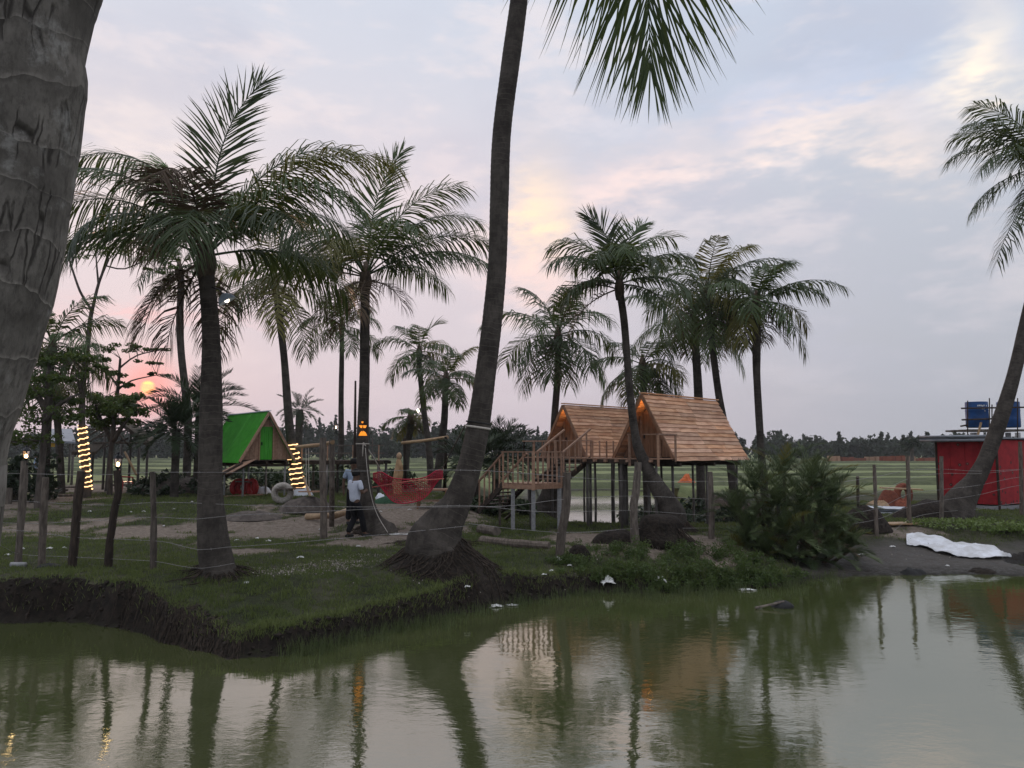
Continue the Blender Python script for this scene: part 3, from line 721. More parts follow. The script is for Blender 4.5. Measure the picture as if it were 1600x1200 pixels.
def gen_fronds(n, L, seed, low=-25, top=82, wind=12, az0=0):
    q = random.Random(seed); out = []; n = max(9, int(n * .8))
    for i in range(n):
        f = (i + .5) / n; e0 = top + (low - top) * f ** .9 + q.uniform(-7, 7)
        az = az0 + i * 137.5 + q.uniform(-15, 15)
        bend = 58 + 50 * f + q.uniform(-14, 18); bend = min(bend, 80 + e0) if e0 < 25 else bend
        out.append((az, e0, max(15, bend), L * q.uniform(.82, 1.1) * (.85 if f < .12 else 1), 'leaf' if q.random() > .2 else 'leaf_yellow'))
    return out
def palm(label, path, Y, fronds, dead=(), ll=.8, n=56, w=.04, seed=0, trunk_n=14, name='coconut_palm', m='trunk', Ys=None, fibre=True, droop=1.5, base_pt=None, ring=.11, segs=3, hang=0, bump=.035):
    pts = [(at(a, b, (Ys[i] if Ys else Y)), r * (Ys[i] if Ys else Y) / 1200) for i, (a, b, r) in enumerate(path)] if base_pt is None else base_pt
    p0, r0 = pts[0]; g = gz(p0.x, p0.y)
    if p0.z > g - .15: pts = [(Vector((p0.x - (pts[1][0].x - p0.x) * .1, p0.y, g - .25)), r0 * 1.06)] + pts
    root = thing(name, label, 'palm tree', (pts[0][0].x, pts[0][0].y, max(g, pts[0][0].z)), 0)
    trunk_obj(pts, root, M[m], ring, trunk_n, seed=seed, bump=bump)
    inv = XF[root].inverted(); c = inv @ pts[-1][0]; rt = pts[-1][1]; q = random.Random(seed + 99)
    tdir = (pts[-1][0] - pts[-2][0]).normalized()
    if fibre:
        b = MB(); prof = [(rt * .98, -.30), (rt * 1.3, -.12), (rt * 1.35, .08), (rt * .9, .3), (rt * .35, .55)]
        b.lathe(prof, c, 10, Matrix.Rotation(0, 4, 'Z')); b.build('crown_fibre', M['fibre'], root, True, world=False)
    for i, f in enumerate(fronds):
        az, e0, bend, L, mk = f[:5]; curl = f[5] if len(f) > 5 else q.uniform(-14, 14)
        off = np.array([math.cos(R(az)), math.sin(R(az)), 0]) * rt * .7
        P = frond_pts(np.array(c) + off + np.array([0, 0, .12 + .25 * max(0, e0) / 90]), az, e0, bend, L, curl)
        frond_obj(P, root, M[mk], ll * (.75 + .25 * min(1, L / 2.6)) * (.86 if e0 > 79 else 1), n, droop * q.uniform(.75, 1.25) * (.15 if e0 > 79 else .8 if e0 > 62 else 1), w, seed=seed * 100 + i, twist=q.uniform(-30, 30), segs=segs, lift=.10 if e0 > 79 else -.15,
                  S0=None if e0 < 79 or bend > 62 else ((lambda t: (math.cos(t), math.sin(t), 0))(R(q.uniform(-35, 35)))), a0=56 if e0 > 79 else 74, a1=18 if e0 > 79 else 30, gaps=q.uniform(.03, .14))
    for i, (az, e0, bend, L) in enumerate(dead):
        off = np.array([math.cos(R(az)), math.sin(R(az)), 0]) * rt * .9
        P = frond_pts(np.array(c) + off, az, e0, bend, L, q.uniform(-10, 10))
        frond_obj(P, root, M['leaf_dead'], ll * .75, int(n * .7), 1.6, w * .7, seed=seed * 100 + 60 + i, gaps=.25, segs=segs)
    return root, pts

# the trunk standing right beside the camera, its crown overhead out of frame
fore = [(Vector((-1.80, 2.05, -.3)), .25)] + [(at(a, b, 2.2), r * 2.2 / 1200) for a, b, r in [(-150, 860, 120), (-124, 700, 112), (-78, 580, 106), (-22, 420, 101), (10, 268, 97), (36, 134, 92), (56, 0, 88)]] + \
       [(Vector((-1.19, 2.32, 4.6)), .155), (Vector((-.95, 2.6, 6.0)), .15), (Vector((-.60, 2.95, 7.6)), .14)]
fr = gen_fronds(13, 3.6, 70, 5, 80)
fr = [f for f in fr if not (20 < f[0] % 360 < 115)] + [(150, 70, 40, 3.2, 'leaf'), (30, 78, 30, 3.0, 'leaf'), (100, 80, 25, 3.0, 'leaf')]
near_palm, _ = palm('thick grey ringed palm trunk cut off by the left edge, closest to the camera', None, 2.2, fr, base_pt=fore, seed=70, trunk_n=40, m='trunk_near', n=50, ring=.155, bump=.022)
inv = XF[near_palm].inverted()
ctl = [Vector((-.52, 3.08, 7.75)), Vector((.05, 3.95, 8.1)), Vector((.60, 4.95, 7.65)), at(1002, -200, 5.75), at(1010, -70, 6.0), at(1014, 30, 6.1), at(1016, 112, 6.12)]
P = np.array([tuple(inv @ p) for p, _ in smooth_path([(c, 0) for c in ctl], .12)])
frond_obj(P, near_palm, M['leaf'], 1.8, 160, .10, .028, 58, 12, seed=5, start=.12, lift=.02, gaps=.015, rr=.02, S0=(.995, -.10, 0), tip=.74)

# left palm on the bank
YL = onG(338, 897).y
left_fr = [(60, 92, 42, 3.5, 'leaf', -40), (165, 66, 8, 1.8, 'leaf_young', 0), (183, 72, 140, 4.0, 'leaf', 0), (177, 44, 80, 3.3, 'leaf', 0), (200, 58, 112, 3.4, 'leaf', 0), (2, 66, 74, 3.3, 'leaf', 0), (-6, 54, 84, 4.1, 'leaf_yellow', -4), (-18, 46, 100, 3.6, 'leaf', 0),
           (-40, 34, 105, 3.0, 'leaf'), (-75, 30, 110, 2.6, 'leaf'), (-95, 70, 132, 2.3, 'leaf_dead'), (-125, 30, 108, 2.7, 'leaf'), (210, 18, 82, 2.9, 'leaf'), (45, 50, 88, 3.2, 'leaf'), (100, 66, 80, 3.0, 'leaf'), (140, 48, 95, 3.2, 'leaf'), (20, 16, 80, 2.8, 'leaf')]
left_palm, lp = palm('leaning-free coconut palm on the bank corner with a dish lamp under its crown', [(341, 903, 30), (340, 886, 25.5), (335, 857, 24), (331, 815, 21.5), (328.6, 758, 18.5), (330, 645, 17), (330, 538, 14), (327, 482, 13), (323, 440, 12), (322, 412, 12)], YL, left_fr,
                     [(-100, 40, 140, 1.9), (-140, -40, 45, 1.7), (200, -35, 50, 1.6), (170, -60, 25, 1.7), (100, -50, 35, 1.6)], ll=1.2, n=82, w=.038, droop=1.15, seed=2, trunk_n=20)
left_palm['label'] = 'upright coconut palm on the bank corner with a dish lamp under its crown'
# central leaning palm whose crown is out of frame
YC = 14.6
central_palm, cp = palm('tall curved palm trunk on a root mound, leaving the top edge of the picture', [(679, 850, 44), (687, 830, 38), (697, 812, 31), (714, 785, 22.5), (733, 732, 18.5), (747, 668, 18), (758, 590, 16.5), (769, 500, 15.5), (777, 410, 15), (780, 315, 15), (784, 210, 15), (797, 105, 15), (811, 0, 14.5), (824, -120, 14), (840, -300, 13.5)], YC,
                        gen_fronds(14, 4.2, 31), ll=.95, n=50, seed=31, trunk_n=22)
# palm with the glowing mask
YM = 20.3
mask_palm, mp = palm('coconut palm with a glowing mask face and a white hammock rope on its trunk', [(592, 835, 30), (588, 828, 24), (580, 812, 17), (573, 785, 12.5), (567, 728, 9.5), (567, 673, 9.3), (569.5, 588, 8), (570, 520, 7.6), (570.5, 463, 7.5), (571, 440, 7.5)], YM,
    [(60, 88, 36, 3.7, 'leaf', -40), (-5, 68, 68, 3.6, 'leaf', 0), (14, 58, 78, 3.7, 'leaf', 0), (4, 40, 66, 3.6, 'leaf', 0), (-8, 26, 62, 3.5, 'leaf', 0), (-45, 52, 105, 2.9, 'leaf'), (-100, 40, 118, 2.7, 'leaf_yellow'), (-130, 46, 108, 2.9, 'leaf'),
     (180, 62, 84, 3.3, 'leaf', 0), (186, 22, 70, 4.0, 'leaf', 0), (198, 8, 62, 3.8, 'leaf_yellow', 0), (160, 34, 78, 3.2, 'leaf'), (90, 70, 70, 3.2, 'leaf'), (125, 48, 85, 3.2, 'leaf'), (50, 30, 78, 3.0, 'leaf')],
    [(-85, -20, 60, 1.9), (150, -45, 30, 1.5), (-30, -10, 65, 1.4), (-140, -25, 55, 1.8)], ll=1.2, n=76, w=.044, droop=1.15, seed=4, trunk_n=18)
# palm wound with rope light
YR = 30.0
rope_palm, rp = palm('slanting palm trunk wound with a glowing rope light beside the green hut', [(476, 790, 13), (470, 772, 9.5), (462, 735, 8.2), (455, 690, 7.4), (450, 640, 6.4), (444, 560, 5.6), (437, 500, 5.4), (430, 445, 5.4)], YR, gen_fronds(15, 3.3, 12, -35, 75), [(-90, -30, 50, 1.8), (-60, -40, 40, 1.9), (-120, -30, 50, 1.8), (0, -45, 40, 1.7)], n=48, w=.06, ll=1.3, seed=12, segs=2)
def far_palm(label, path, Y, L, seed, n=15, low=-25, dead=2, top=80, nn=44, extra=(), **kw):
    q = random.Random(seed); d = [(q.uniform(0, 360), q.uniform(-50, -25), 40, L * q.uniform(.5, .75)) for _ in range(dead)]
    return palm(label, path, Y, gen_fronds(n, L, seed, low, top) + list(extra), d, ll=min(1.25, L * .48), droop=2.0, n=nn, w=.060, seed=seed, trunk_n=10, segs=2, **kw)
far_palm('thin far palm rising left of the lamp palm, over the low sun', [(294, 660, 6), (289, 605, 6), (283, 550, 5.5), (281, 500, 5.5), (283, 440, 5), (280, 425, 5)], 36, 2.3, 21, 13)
far_palm('slim far palm just left of the mask palm, lantern on its stem', [(532, 735, 5), (533, 690, 4.6), (533, 620, 4.2), (534, 560, 3.8), (534, 512, 3.6)], 40, 2.4, 22, 14)
far_palm('far palm left of the leaning trunk, the taller of the pair', [(674, 760, 6), (670, 700, 5), (662, 640, 4.4), (656, 580, 4), (655, 553, 4)], 40, 2.5, 23, 14)
far_palm('far palm left of the leaning trunk, the shorter darker one of the pair', [(680, 770, 9), (687, 720, 6.5), (694, 660, 5.5), (696, 615, 5), (697, 596, 5)], 36, 2.0, 24, 15, top=70)
far_palm('shaggy small palm with a lit bulb behind the red hammock', [(634, 745, 5), (636, 705, 5), (641, 672, 5), (642, 655, 5)], 44, 1.6, 25, 13, low=-50, top=60, dead=5)
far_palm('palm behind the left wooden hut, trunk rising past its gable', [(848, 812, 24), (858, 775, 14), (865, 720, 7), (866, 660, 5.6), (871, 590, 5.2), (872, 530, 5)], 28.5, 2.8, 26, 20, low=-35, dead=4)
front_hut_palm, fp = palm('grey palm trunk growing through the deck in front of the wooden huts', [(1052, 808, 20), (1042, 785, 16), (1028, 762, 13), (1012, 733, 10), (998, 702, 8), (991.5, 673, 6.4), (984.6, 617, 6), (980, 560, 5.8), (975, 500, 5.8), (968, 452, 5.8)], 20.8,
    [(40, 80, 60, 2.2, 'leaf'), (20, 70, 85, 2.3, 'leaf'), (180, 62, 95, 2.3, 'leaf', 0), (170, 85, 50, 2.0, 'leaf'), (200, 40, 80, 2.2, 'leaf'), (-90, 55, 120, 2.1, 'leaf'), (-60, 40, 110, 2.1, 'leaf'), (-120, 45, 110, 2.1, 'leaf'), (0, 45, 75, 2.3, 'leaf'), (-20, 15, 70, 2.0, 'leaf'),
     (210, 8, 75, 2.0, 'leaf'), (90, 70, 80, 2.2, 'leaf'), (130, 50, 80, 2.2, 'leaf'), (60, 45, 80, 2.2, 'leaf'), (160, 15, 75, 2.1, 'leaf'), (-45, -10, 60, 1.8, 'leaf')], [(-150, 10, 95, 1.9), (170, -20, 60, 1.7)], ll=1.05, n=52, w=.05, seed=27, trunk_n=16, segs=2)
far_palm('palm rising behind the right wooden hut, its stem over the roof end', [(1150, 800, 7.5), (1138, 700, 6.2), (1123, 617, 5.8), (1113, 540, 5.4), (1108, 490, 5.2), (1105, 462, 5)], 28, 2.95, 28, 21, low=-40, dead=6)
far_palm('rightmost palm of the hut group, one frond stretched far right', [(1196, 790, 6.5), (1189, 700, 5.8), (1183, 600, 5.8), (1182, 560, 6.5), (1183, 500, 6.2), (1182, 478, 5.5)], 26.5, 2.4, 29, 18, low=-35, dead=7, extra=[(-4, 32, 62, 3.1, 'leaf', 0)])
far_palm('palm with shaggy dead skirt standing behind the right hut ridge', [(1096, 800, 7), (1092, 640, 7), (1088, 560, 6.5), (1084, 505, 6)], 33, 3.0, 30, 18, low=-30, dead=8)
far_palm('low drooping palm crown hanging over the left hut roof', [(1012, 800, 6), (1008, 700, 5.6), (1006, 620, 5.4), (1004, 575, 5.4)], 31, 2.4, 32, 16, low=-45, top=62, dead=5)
palm('leaning palm at the right edge in front of the red hut', [(1490, 812, 32), (1500, 785, 23), (1522, 752, 14), (1540, 718, 11.5), (1563, 655, 11), (1583, 590, 9.8), (1602, 510, 9.2), (1622, 420, 9), (1640, 320, 8.6), (1650, 262, 8.4)], 23.5,
     [(176, 30, 70, 3.3, 'leaf', 0), (188, 42, 60, 3.2, 'leaf', 0), (198, 14, 66, 3.3, 'leaf', 0), (170, 60, 55, 3.0, 'leaf'), (150, 50, 60, 3.0, 'leaf'), (178, -12, 45, 3.0, 'leaf', 0), (215, -35, 25, 2.9, 'leaf', 0), (190, -48, 20, 4.0, 'leaf', 0), (20, 50, 80, 3, 'leaf'), (-60, 50, 80, 3, 'leaf'), (-100, 50, 80, 3, 'leaf'), (80, 50, 80, 3, 'leaf'), (0, 20, 80, 3, 'leaf')],
     [(200, -40, 30, 1.9)], ll=1.3, n=60, w=.05, seed=33, trunk_n=16, segs=2)
far_palm('palm half hidden behind the foreground trunk, the farther of two', [(70, 780, 5.5), (74, 680, 5.5), (78, 600, 5), (82, 545, 5)], 27, 2.6, 34, 16, low=-30)
far_palm('low bushy palm right behind the foreground trunk', [(96, 760, 5.5), (92, 690, 5.2), (86, 620, 5), (74, 585, 5)], 31, 2.4, 35, 15, low=-50, top=60)

def date_palm(label, px, pyb, pyc, Y, L, n, seed, spread=1.0, trunk_r=6, nn=46, low=-20, name='date_palm', mk='leaf_dark', ll=.36, w=.024, top=80):
    c = at(px, pyc, Y); b0 = at(px, pyb, Y); g = gz(c.x, c.y); q = random.Random(seed)
    root = thing(name, label, 'palm tree', (c.x, c.y, g))
    tr = trunk_r * Y / 1200
    trunk_obj([(Vector((c.x, c.y, min(g, b0.z) - .2)), tr * 1.1), (Vector((c.x, c.y, (g + c.z) / 2)), tr), (c, tr)], root, M['trunk'], .09, 10, seed=seed)
    inv = XF[root].inverted()
    for i in range(n):
        f = (i + .5) / n; e0 = top + (low - top) * f + q.uniform(-8, 8); az = i * 137.5 + q.uniform(-20, 20)
        P = frond_pts(np.array(inv @ c) + np.array([math.cos(R(az)), math.sin(R(az)), 0]) * tr * .6, az, e0, 35 + 35 * q.random(), L * q.uniform(.75, 1.1), q.uniform(-12, 12))
        frond_obj(P, root, M[mk], ll * L / 2, nn, .12, w, 58, 25, seed=seed * 100 + i, start=.2, lift=.35, rr=.016, segs=2)
    return root
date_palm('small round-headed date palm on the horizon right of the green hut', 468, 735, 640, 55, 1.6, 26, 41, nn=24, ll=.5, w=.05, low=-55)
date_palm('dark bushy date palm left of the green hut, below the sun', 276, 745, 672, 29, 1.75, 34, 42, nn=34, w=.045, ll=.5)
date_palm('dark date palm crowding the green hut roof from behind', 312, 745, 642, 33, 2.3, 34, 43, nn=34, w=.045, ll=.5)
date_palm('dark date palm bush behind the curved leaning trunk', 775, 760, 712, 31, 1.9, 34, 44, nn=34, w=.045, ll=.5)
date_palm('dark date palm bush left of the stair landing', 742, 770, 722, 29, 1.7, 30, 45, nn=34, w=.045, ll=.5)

# big wild date palm thicket on the near bank: several stems, one plant
def thicket():
    b0 = onG(1232, 862); q = random.Random(77)
    root = thing('date_palm_thicket', 'big feathery wild date palm thicket at the water edge right of the huts', 'bush', tuple(b0)); inv = XF[root].inverted()
    hubs = [(1225, 742, .15, 1), (1180, 772, 0, 1), (1268, 760, .1, 1), (1300, 790, 0, .9), (1150, 806, 0, .85), (1215, 790, -.4, 1), (1255, 800, -.4, 1), (1290, 826, -.3, .9), (1170, 836, -.4, .8), (1225, 838, -.6, .9), (1262, 852, -.5, .8), (1310, 845, -.2, .75), (1200, 815, .4, 1), (1280, 780, .5, 1), (1160, 866, -.5, .6), (1195, 870, -.7, .65), (1235, 872, -.8, .65), (1270, 872, -.7, .65), (1302, 868, -.5, .65), (1325, 862, -.3, .6)]
    for s, (px, py, dy, k) in enumerate(hubs):
        c = at(px, py, b0.y + dy); g = gz(c.x, c.y)
        mb = MB(); mb.tube([(c.x * .55 + b0.x * .45, c.y, g - .1), (c.x * .85 + b0.x * .15, c.y, (g + c.z) / 2), tuple(c)], [.05, .04, .035], 7, wob=.25, seed=s); mb.build('stem', M['fibre'], root, True)
        n = 20
        for i in range(n):
            f = (i + .5) / n; e0 = 88 - (92 if s < 14 else 105) * f ** 1.2 + q.uniform(-10, 10); az = i * 137.5 + q.uniform(-20, 20)
            if 50 < az % 360 < 130 and f > .4: continue
            L = q.uniform(.75, 1.25) * k
            P = frond_pts(np.array(inv @ c), az, e0, 25 + 40 * q.random(), L, q.uniform(-15, 15))
            frond_obj(P, root, M['leaf_date'] if q.random() > .07 else M['leaf_yellow'], .27, 44, .08, .014, 48, 20, seed=7000 + s * 50 + i, start=.1, lift=.22, rr=.010, segs=2)
    for i in range(18):
        az = q.uniform(180, 360); c = inv @ at(q.uniform(1160, 1290), q.uniform(830, 860), b0.y - .3)
        P = frond_pts(np.array(c), az, q.uniform(0, 35), 60, q.uniform(.6, 1.0)); frond_obj(P, root, M['leaf_dead'], .2, 30, .3, .012, 50, 22, seed=7700 + i, gaps=.3, rr=.012, segs=2)
thicket()

def tree(label, path, Y, branches, pads, seed, leaf='leaf_broad', size=.16, name='broadleaf_tree', dens=1.0, cat='tree'):
    pts = [(at(a, b, Y), r * Y / 1200) for a, b, r in path]; p0 = pts[0][0]; g = gz(p0.x, p0.y); q = random.Random(seed); rg = np.random.default_rng(seed)
    root = thing(name, label, cat, (p0.x, p0.y, g))
    sp = smooth_path([(Vector((p0.x, p0.y, min(g, p0.z) - .2)), pts[0][1] * 1.1)] + pts, .3)
    b = MB(); b.tube([p for p, _ in sp], [r for _, r in sp], 9, wob=.06, seed=seed); tr = b.build('trunk', M['bark'], root, True)
    cand = [p for p, _ in sp]
    for br in branches:
        bp = [(at(a, c, Y + br[3]), r * Y / 1200) for (a, c, r) in br[:3]]; s2 = smooth_path(bp, .25); cand = cand + [p for p, _ in s2]
        mb = MB(); mb.tube([p for p, _ in s2], [r for _, r in s2], 6); mb.build('limb', M['bark'], root, True)
    P = []; tw = MB()
    for (a, c, rx, ry, n_) in pads:
        k = Y / 1200; dz = q.uniform(-.9, .9) * rx * k * .5; cc = at(a, c, Y + dz)
        for s in range(max(3, int(n_ / 45))):       # little clumps inside the pad so that gaps show
            ang = q.uniform(0, 6.28); rr_ = math.sqrt(q.random()); sub = Vector((cc.x + math.cos(ang) * rr_ * rx * k, cc.y + math.sin(ang) * rr_ * rx * k * .8, cc.z + q.uniform(-1, 1) * ry * k * .6))
            P.append(blob_points(tuple(sub), (rx * k * .26, rx * k * .26, ry * k * .5), int(60 * dens), rg, .0))
            near = min(cand, key=lambda p: (p - sub).length + .6 * max(0, p.z - sub.z)); mid = (near + sub) / 2 + Vector((0, 0, -.12 * (near - sub).length + .1))
            tw.tube([near, mid, sub], [.018, .012, .006], 4, False)
    V_, F_ = leaf_cloud(np.concatenate(P) - np.array(p0) * [1, 1, 0] - np.array([0, 0, g]), size, rg, 1.8, .35)
    link('crown', np_mesh('crown', V_, F_), M[leaf], root)
    t = tw.build('twigs', M['bark'], root); t['kind'] = 'stuff'
    return root, pts
Y_T = 29.0
lit_tree, lt = tree('tall thin forked tree with flat crown and rope light on its lower trunk', [(136, 765, 6), (131, 700, 5.6), (128, 660, 5), (130, 600, 4.4), (136, 550, 3.8), (141, 500, 3.4), (144, 483, 3.2)], Y_T,
     [((144, 485, 2.4), (125, 455, 1.9), (105, 395, 1.2), .3), ((144, 485, 2.6), (155, 440, 2.1), (170, 405, 1.4), -.2), ((154, 445, 1.8), (152, 425, 1.4), (150, 400, 1), .1), ((165, 415, 1.4), (195, 420, 1.1), (235, 402, .7), 0)],
     [(105, 385, 35, 8, 200), (165, 395, 45, 10, 300), (215, 388, 50, 9, 300), (260, 400, 40, 8, 200), (190, 372, 60, 8, 260), (250, 420, 30, 5, 100)], 51, 'leaf_broad', .065)
tree('spreading layered tree standing in front of the low sun', [(168, 765, 4.5), (172, 720, 4), (178, 660, 3.4), (184, 610, 2.6), (188, 560, 1.8)], 33, [((183, 610, 1.8), (205, 595, 1.2), (245, 586, .7), .3), ((185, 605, 1.9), (165, 580, 1.3), (135, 565, .8), -.3), ((187, 575, 1.6), (215, 555, 1.1), (262, 545, .7), 0)],
     [(140, 560, 30, 6, 260), (185, 545, 38, 7, 340), (235, 543, 32, 5, 240), (165, 585, 34, 7, 260), (225, 566, 30, 4, 160), (252, 584, 18, 3, 100), (190, 600, 26, 5, 180), (155, 618, 38, 8, 300)], 52, 'leaf_broad', .075)
tree('dense round green tree in front of the unfinished hut frame', [(172, 765, 4.2), (172, 720, 4), (176, 680, 3.2), (178, 655, 2)], 31, [((175, 690, 4), (160, 660, 3), (150, 645, 2), .2), ((176, 690, 4), (195, 660, 3), (205, 645, 2), 0)],
     [(160, 640, 34, 16, 700), (195, 638, 36, 16, 700), (178, 625, 40, 12, 600), (175, 662, 40, 12, 500)], 53, 'leaf_broad', .085, dens=1.4)
tree('shady spreading tree behind the foreground trunk at the far left', [(60, 780, 5.5), (66, 720, 5), (72, 640, 4), (75, 580, 2.5)], 25, [((70, 660, 5), (95, 630, 3), (125, 615, 1.5), 0), ((72, 640, 5), (45, 600, 3), (20, 580, 2), 0)],
     [(60, 560, 46, 14, 500), (90, 590, 40, 10, 420), (40, 610, 50, 14, 500), (95, 625, 38, 8, 340), (60, 650, 60, 16, 600), (30, 680, 60, 20, 600), (110, 650, 30, 8, 240), (118, 560, 40, 8, 260), (150, 575, 25, 5, 120)], 54, 'leaf_broad', .075)
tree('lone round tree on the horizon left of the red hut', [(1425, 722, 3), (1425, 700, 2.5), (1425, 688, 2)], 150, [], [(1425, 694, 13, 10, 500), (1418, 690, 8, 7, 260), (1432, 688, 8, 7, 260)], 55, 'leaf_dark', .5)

def bush(label, px, py, Y, rx, rh, n, seed, leaf='leaf_dark', size=.12, clumps=14, name='bush'):
    c = at(px, py, Y); g = gz(c.x, c.y); q = random.Random(seed); rg = np.random.default_rng(seed)
    root = thing(name, label, 'bush', (c.x, c.y, g)); P = []; tw = MB()
    for k in range(clumps):
        ang = q.uniform(0, 6.28); r_ = math.sqrt(q.random()); x, y_ = math.cos(ang) * r_ * rx, math.sin(ang) * r_ * rx * .6; z = rh * q.uniform(.25, 1) * (1.05 - r_ * .6)
        P.append(blob_points((x, y_, z), (rx * .28, rx * .28, rh * .26), n // clumps, rg, .15)); tw.tube([(0, 0, -.05), (x * .5, y_ * .5, z * .6), (x, y_, z)], [.02, .014, .006], 4, False)
    V_, F_ = leaf_cloud(np.concatenate(P), size, rg, 2.0, .1)
    link('foliage', np_mesh('foliage', V_, F_), M[leaf], root)
    tw.build('twigs', M['bark'], root, world=False)['kind'] = 'stuff'
    return root
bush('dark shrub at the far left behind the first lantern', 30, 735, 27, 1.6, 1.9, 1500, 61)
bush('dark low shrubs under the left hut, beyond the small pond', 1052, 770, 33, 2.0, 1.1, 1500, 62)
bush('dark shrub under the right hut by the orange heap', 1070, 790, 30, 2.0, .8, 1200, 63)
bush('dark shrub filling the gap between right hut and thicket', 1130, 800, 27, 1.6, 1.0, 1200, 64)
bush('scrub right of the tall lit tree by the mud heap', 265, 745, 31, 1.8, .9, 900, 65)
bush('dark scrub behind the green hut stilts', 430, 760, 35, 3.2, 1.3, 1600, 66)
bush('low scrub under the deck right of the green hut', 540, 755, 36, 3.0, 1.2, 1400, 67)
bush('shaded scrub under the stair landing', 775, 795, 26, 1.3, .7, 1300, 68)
bush('low weeds along the right bank behind the white sheet', 1520, 826, 21.5, 1.7, .30, 1600, 69, 'leaf_weed', .05, 24)
bush('low weeds on the far right bank edge', 1600, 832, 20.8, 1.3, .3, 1100, 71, 'leaf_weed', .05, 18)

# green weeds spilling over the bank into the water
rng = np.random.default_rng(14); P = []
wtop = [(900, 880, .12), (960, 868, .2), (1010, 868, .26), (1060, 868, .28), (1110, 872, .26), (1160, 880, .24), (960, 895, .26), (1010, 900, .3), (1070, 905, .3), (1130, 905, .28), (1180, 905, .25), (1030, 922, .2), (1100, 922, .22), (1160, 918, .2), (1210, 905, .2), (935, 905, .15)]
stems = MB()
for (a, b, h) in wtop:
    for k in range(16):
        p = onG(a + rng.normal() * 26, b + rng.normal() * 7); hh = h * rng.uniform(.5, 1.4); z0 = max(p.z, WZ)
        P.append(blob_points((p.x, p.y, z0 + hh * .55), (.12, .12, hh * .55), 60, rng, .0))
        stems.tube([(p.x, p.y, z0 - .03), (p.x + rng.normal() * .05, p.y + rng.normal() * .05, z0 + hh * 1.25)], [.006, .003], 3, False)
V_, F_ = leaf_cloud(np.concatenate(P), .024, rng, 3.2, .1)
o = link('bank_weeds', np_mesh('bank_weeds', V_, F_), M['leaf_weed']); tag(o, 'green weeds growing over the bank into the water left of the thicket', 'weeds', kind='stuff')
o = stems.build('weed_stems', M['reed']); tag(o, 'thin stalks among the bank weeds', 'weeds', kind='stuff')

def root_mound(parent, c, r, h, seed):
    b = MB(); nr, na = 12, 40
    def hz_(x, y, f): return gz(x, y) + h * max(0, 1 - f) ** 1.15 * (1 + .5 * float(fbm(np.array([x * 3.]), np.array([y * 3.]), seed)[0])) + .10 * float(fbm(np.array([x * 7.]), np.array([y * 7.]), seed + 1)[0]) * (1 - f) - .05 * f
    for i in range(nr):
        f = i / (nr - 1)
        for j in range(na):
            a = 2 * math.pi * j / na; rr_ = r * f * (1 + .35 * float(fbm(np.array([math.cos(a) * 1.7 + seed]), np.array([math.sin(a) * 1.7]), seed)[0])); x, y = c.x + math.cos(a) * rr_, c.y + math.sin(a) * rr_ * .85
            b.v.append((x, y, hz_(x, y, f)))
    for i in range(nr - 1):
        for j in range(na): b.f.append((i * na + j, i * na + (j + 1) % na, (i + 1) * na + (j + 1) % na, (i + 1) * na + j))
    m = b.build('root_mound', M['soil'], parent, True)
    q = random.Random(seed); t = MB()
    for k in range(int(130 * r)):
        a = q.uniform(0, 6.28); f0 = q.uniform(.1, .6); f1 = min(1.02, f0 + q.uniform(.25, .6)); pts = []
        for s in range(6):
            f = f0 + (f1 - f0) * s / 5; aa = a + .25 * math.sin(f * 5 + k); x, y = c.x + math.cos(aa) * r * f, c.y + math.sin(aa) * r * f * .85; pts.append((x, y, hz_(x, y, f) + q.uniform(.005, .03)))
        w = q.uniform(.006, .017); t.tube(pts, [w, w, w * .9, w * .8, w * .6, w * .3], 4, False)
    t.build('root_strands', M['root'], parent, True)['kind'] = 'stuff'
# roots round the central palm and the left palm
def palm_roots(parent, cpx, cpy, n, rmin, rmax, seed, hump=.35, rr=.02):
    q = random.Random(seed); c = onG(cpx, cpy); b = MB()
    for k in range(n):
        a = q.uniform(0, 2 * math.pi); L = q.uniform(rmin, rmax); pts = []
        for s in range(7):
            f = s / 6; r = .25 + L * f; aa = a + .35 * math.sin(f * 3 + k) * f
            x, y = c.x + math.cos(aa) * r, c.y + math.sin(aa) * r * .9
            pts.append((x, y, gz(x, y) + hump * (1 - f) ** 2 + q.uniform(.0, .035) - .03 * f))
        w = q.uniform(.4, 1) * rr
        b.tube(pts, [w, w, w * .9, w * .8, w * .7, w * .5, w * .25], 5, False)
    o = b.build('roots', M['root'], parent, True); o['kind'] = 'stuff'
root_mound(central_palm, Vector((-1.27, 14.55, 0)), 1.35, .46, 3)
root_mound(mask_palm, Vector((-3.62, 20.2, 0)), .62, .22, 5)
root_mound(front_hut_palm, Vector((4.5, 20.7, 0)), .6, .35, 7)
palm_roots(central_palm, 690, 850, 110, .5, 1.45, 3, .06, .018); palm_roots(left_palm, 338, 897, 90, .3, .75, 4, .12, .014); palm_roots(mask_palm, 586, 829, 60, .3, .6, 6, .12)

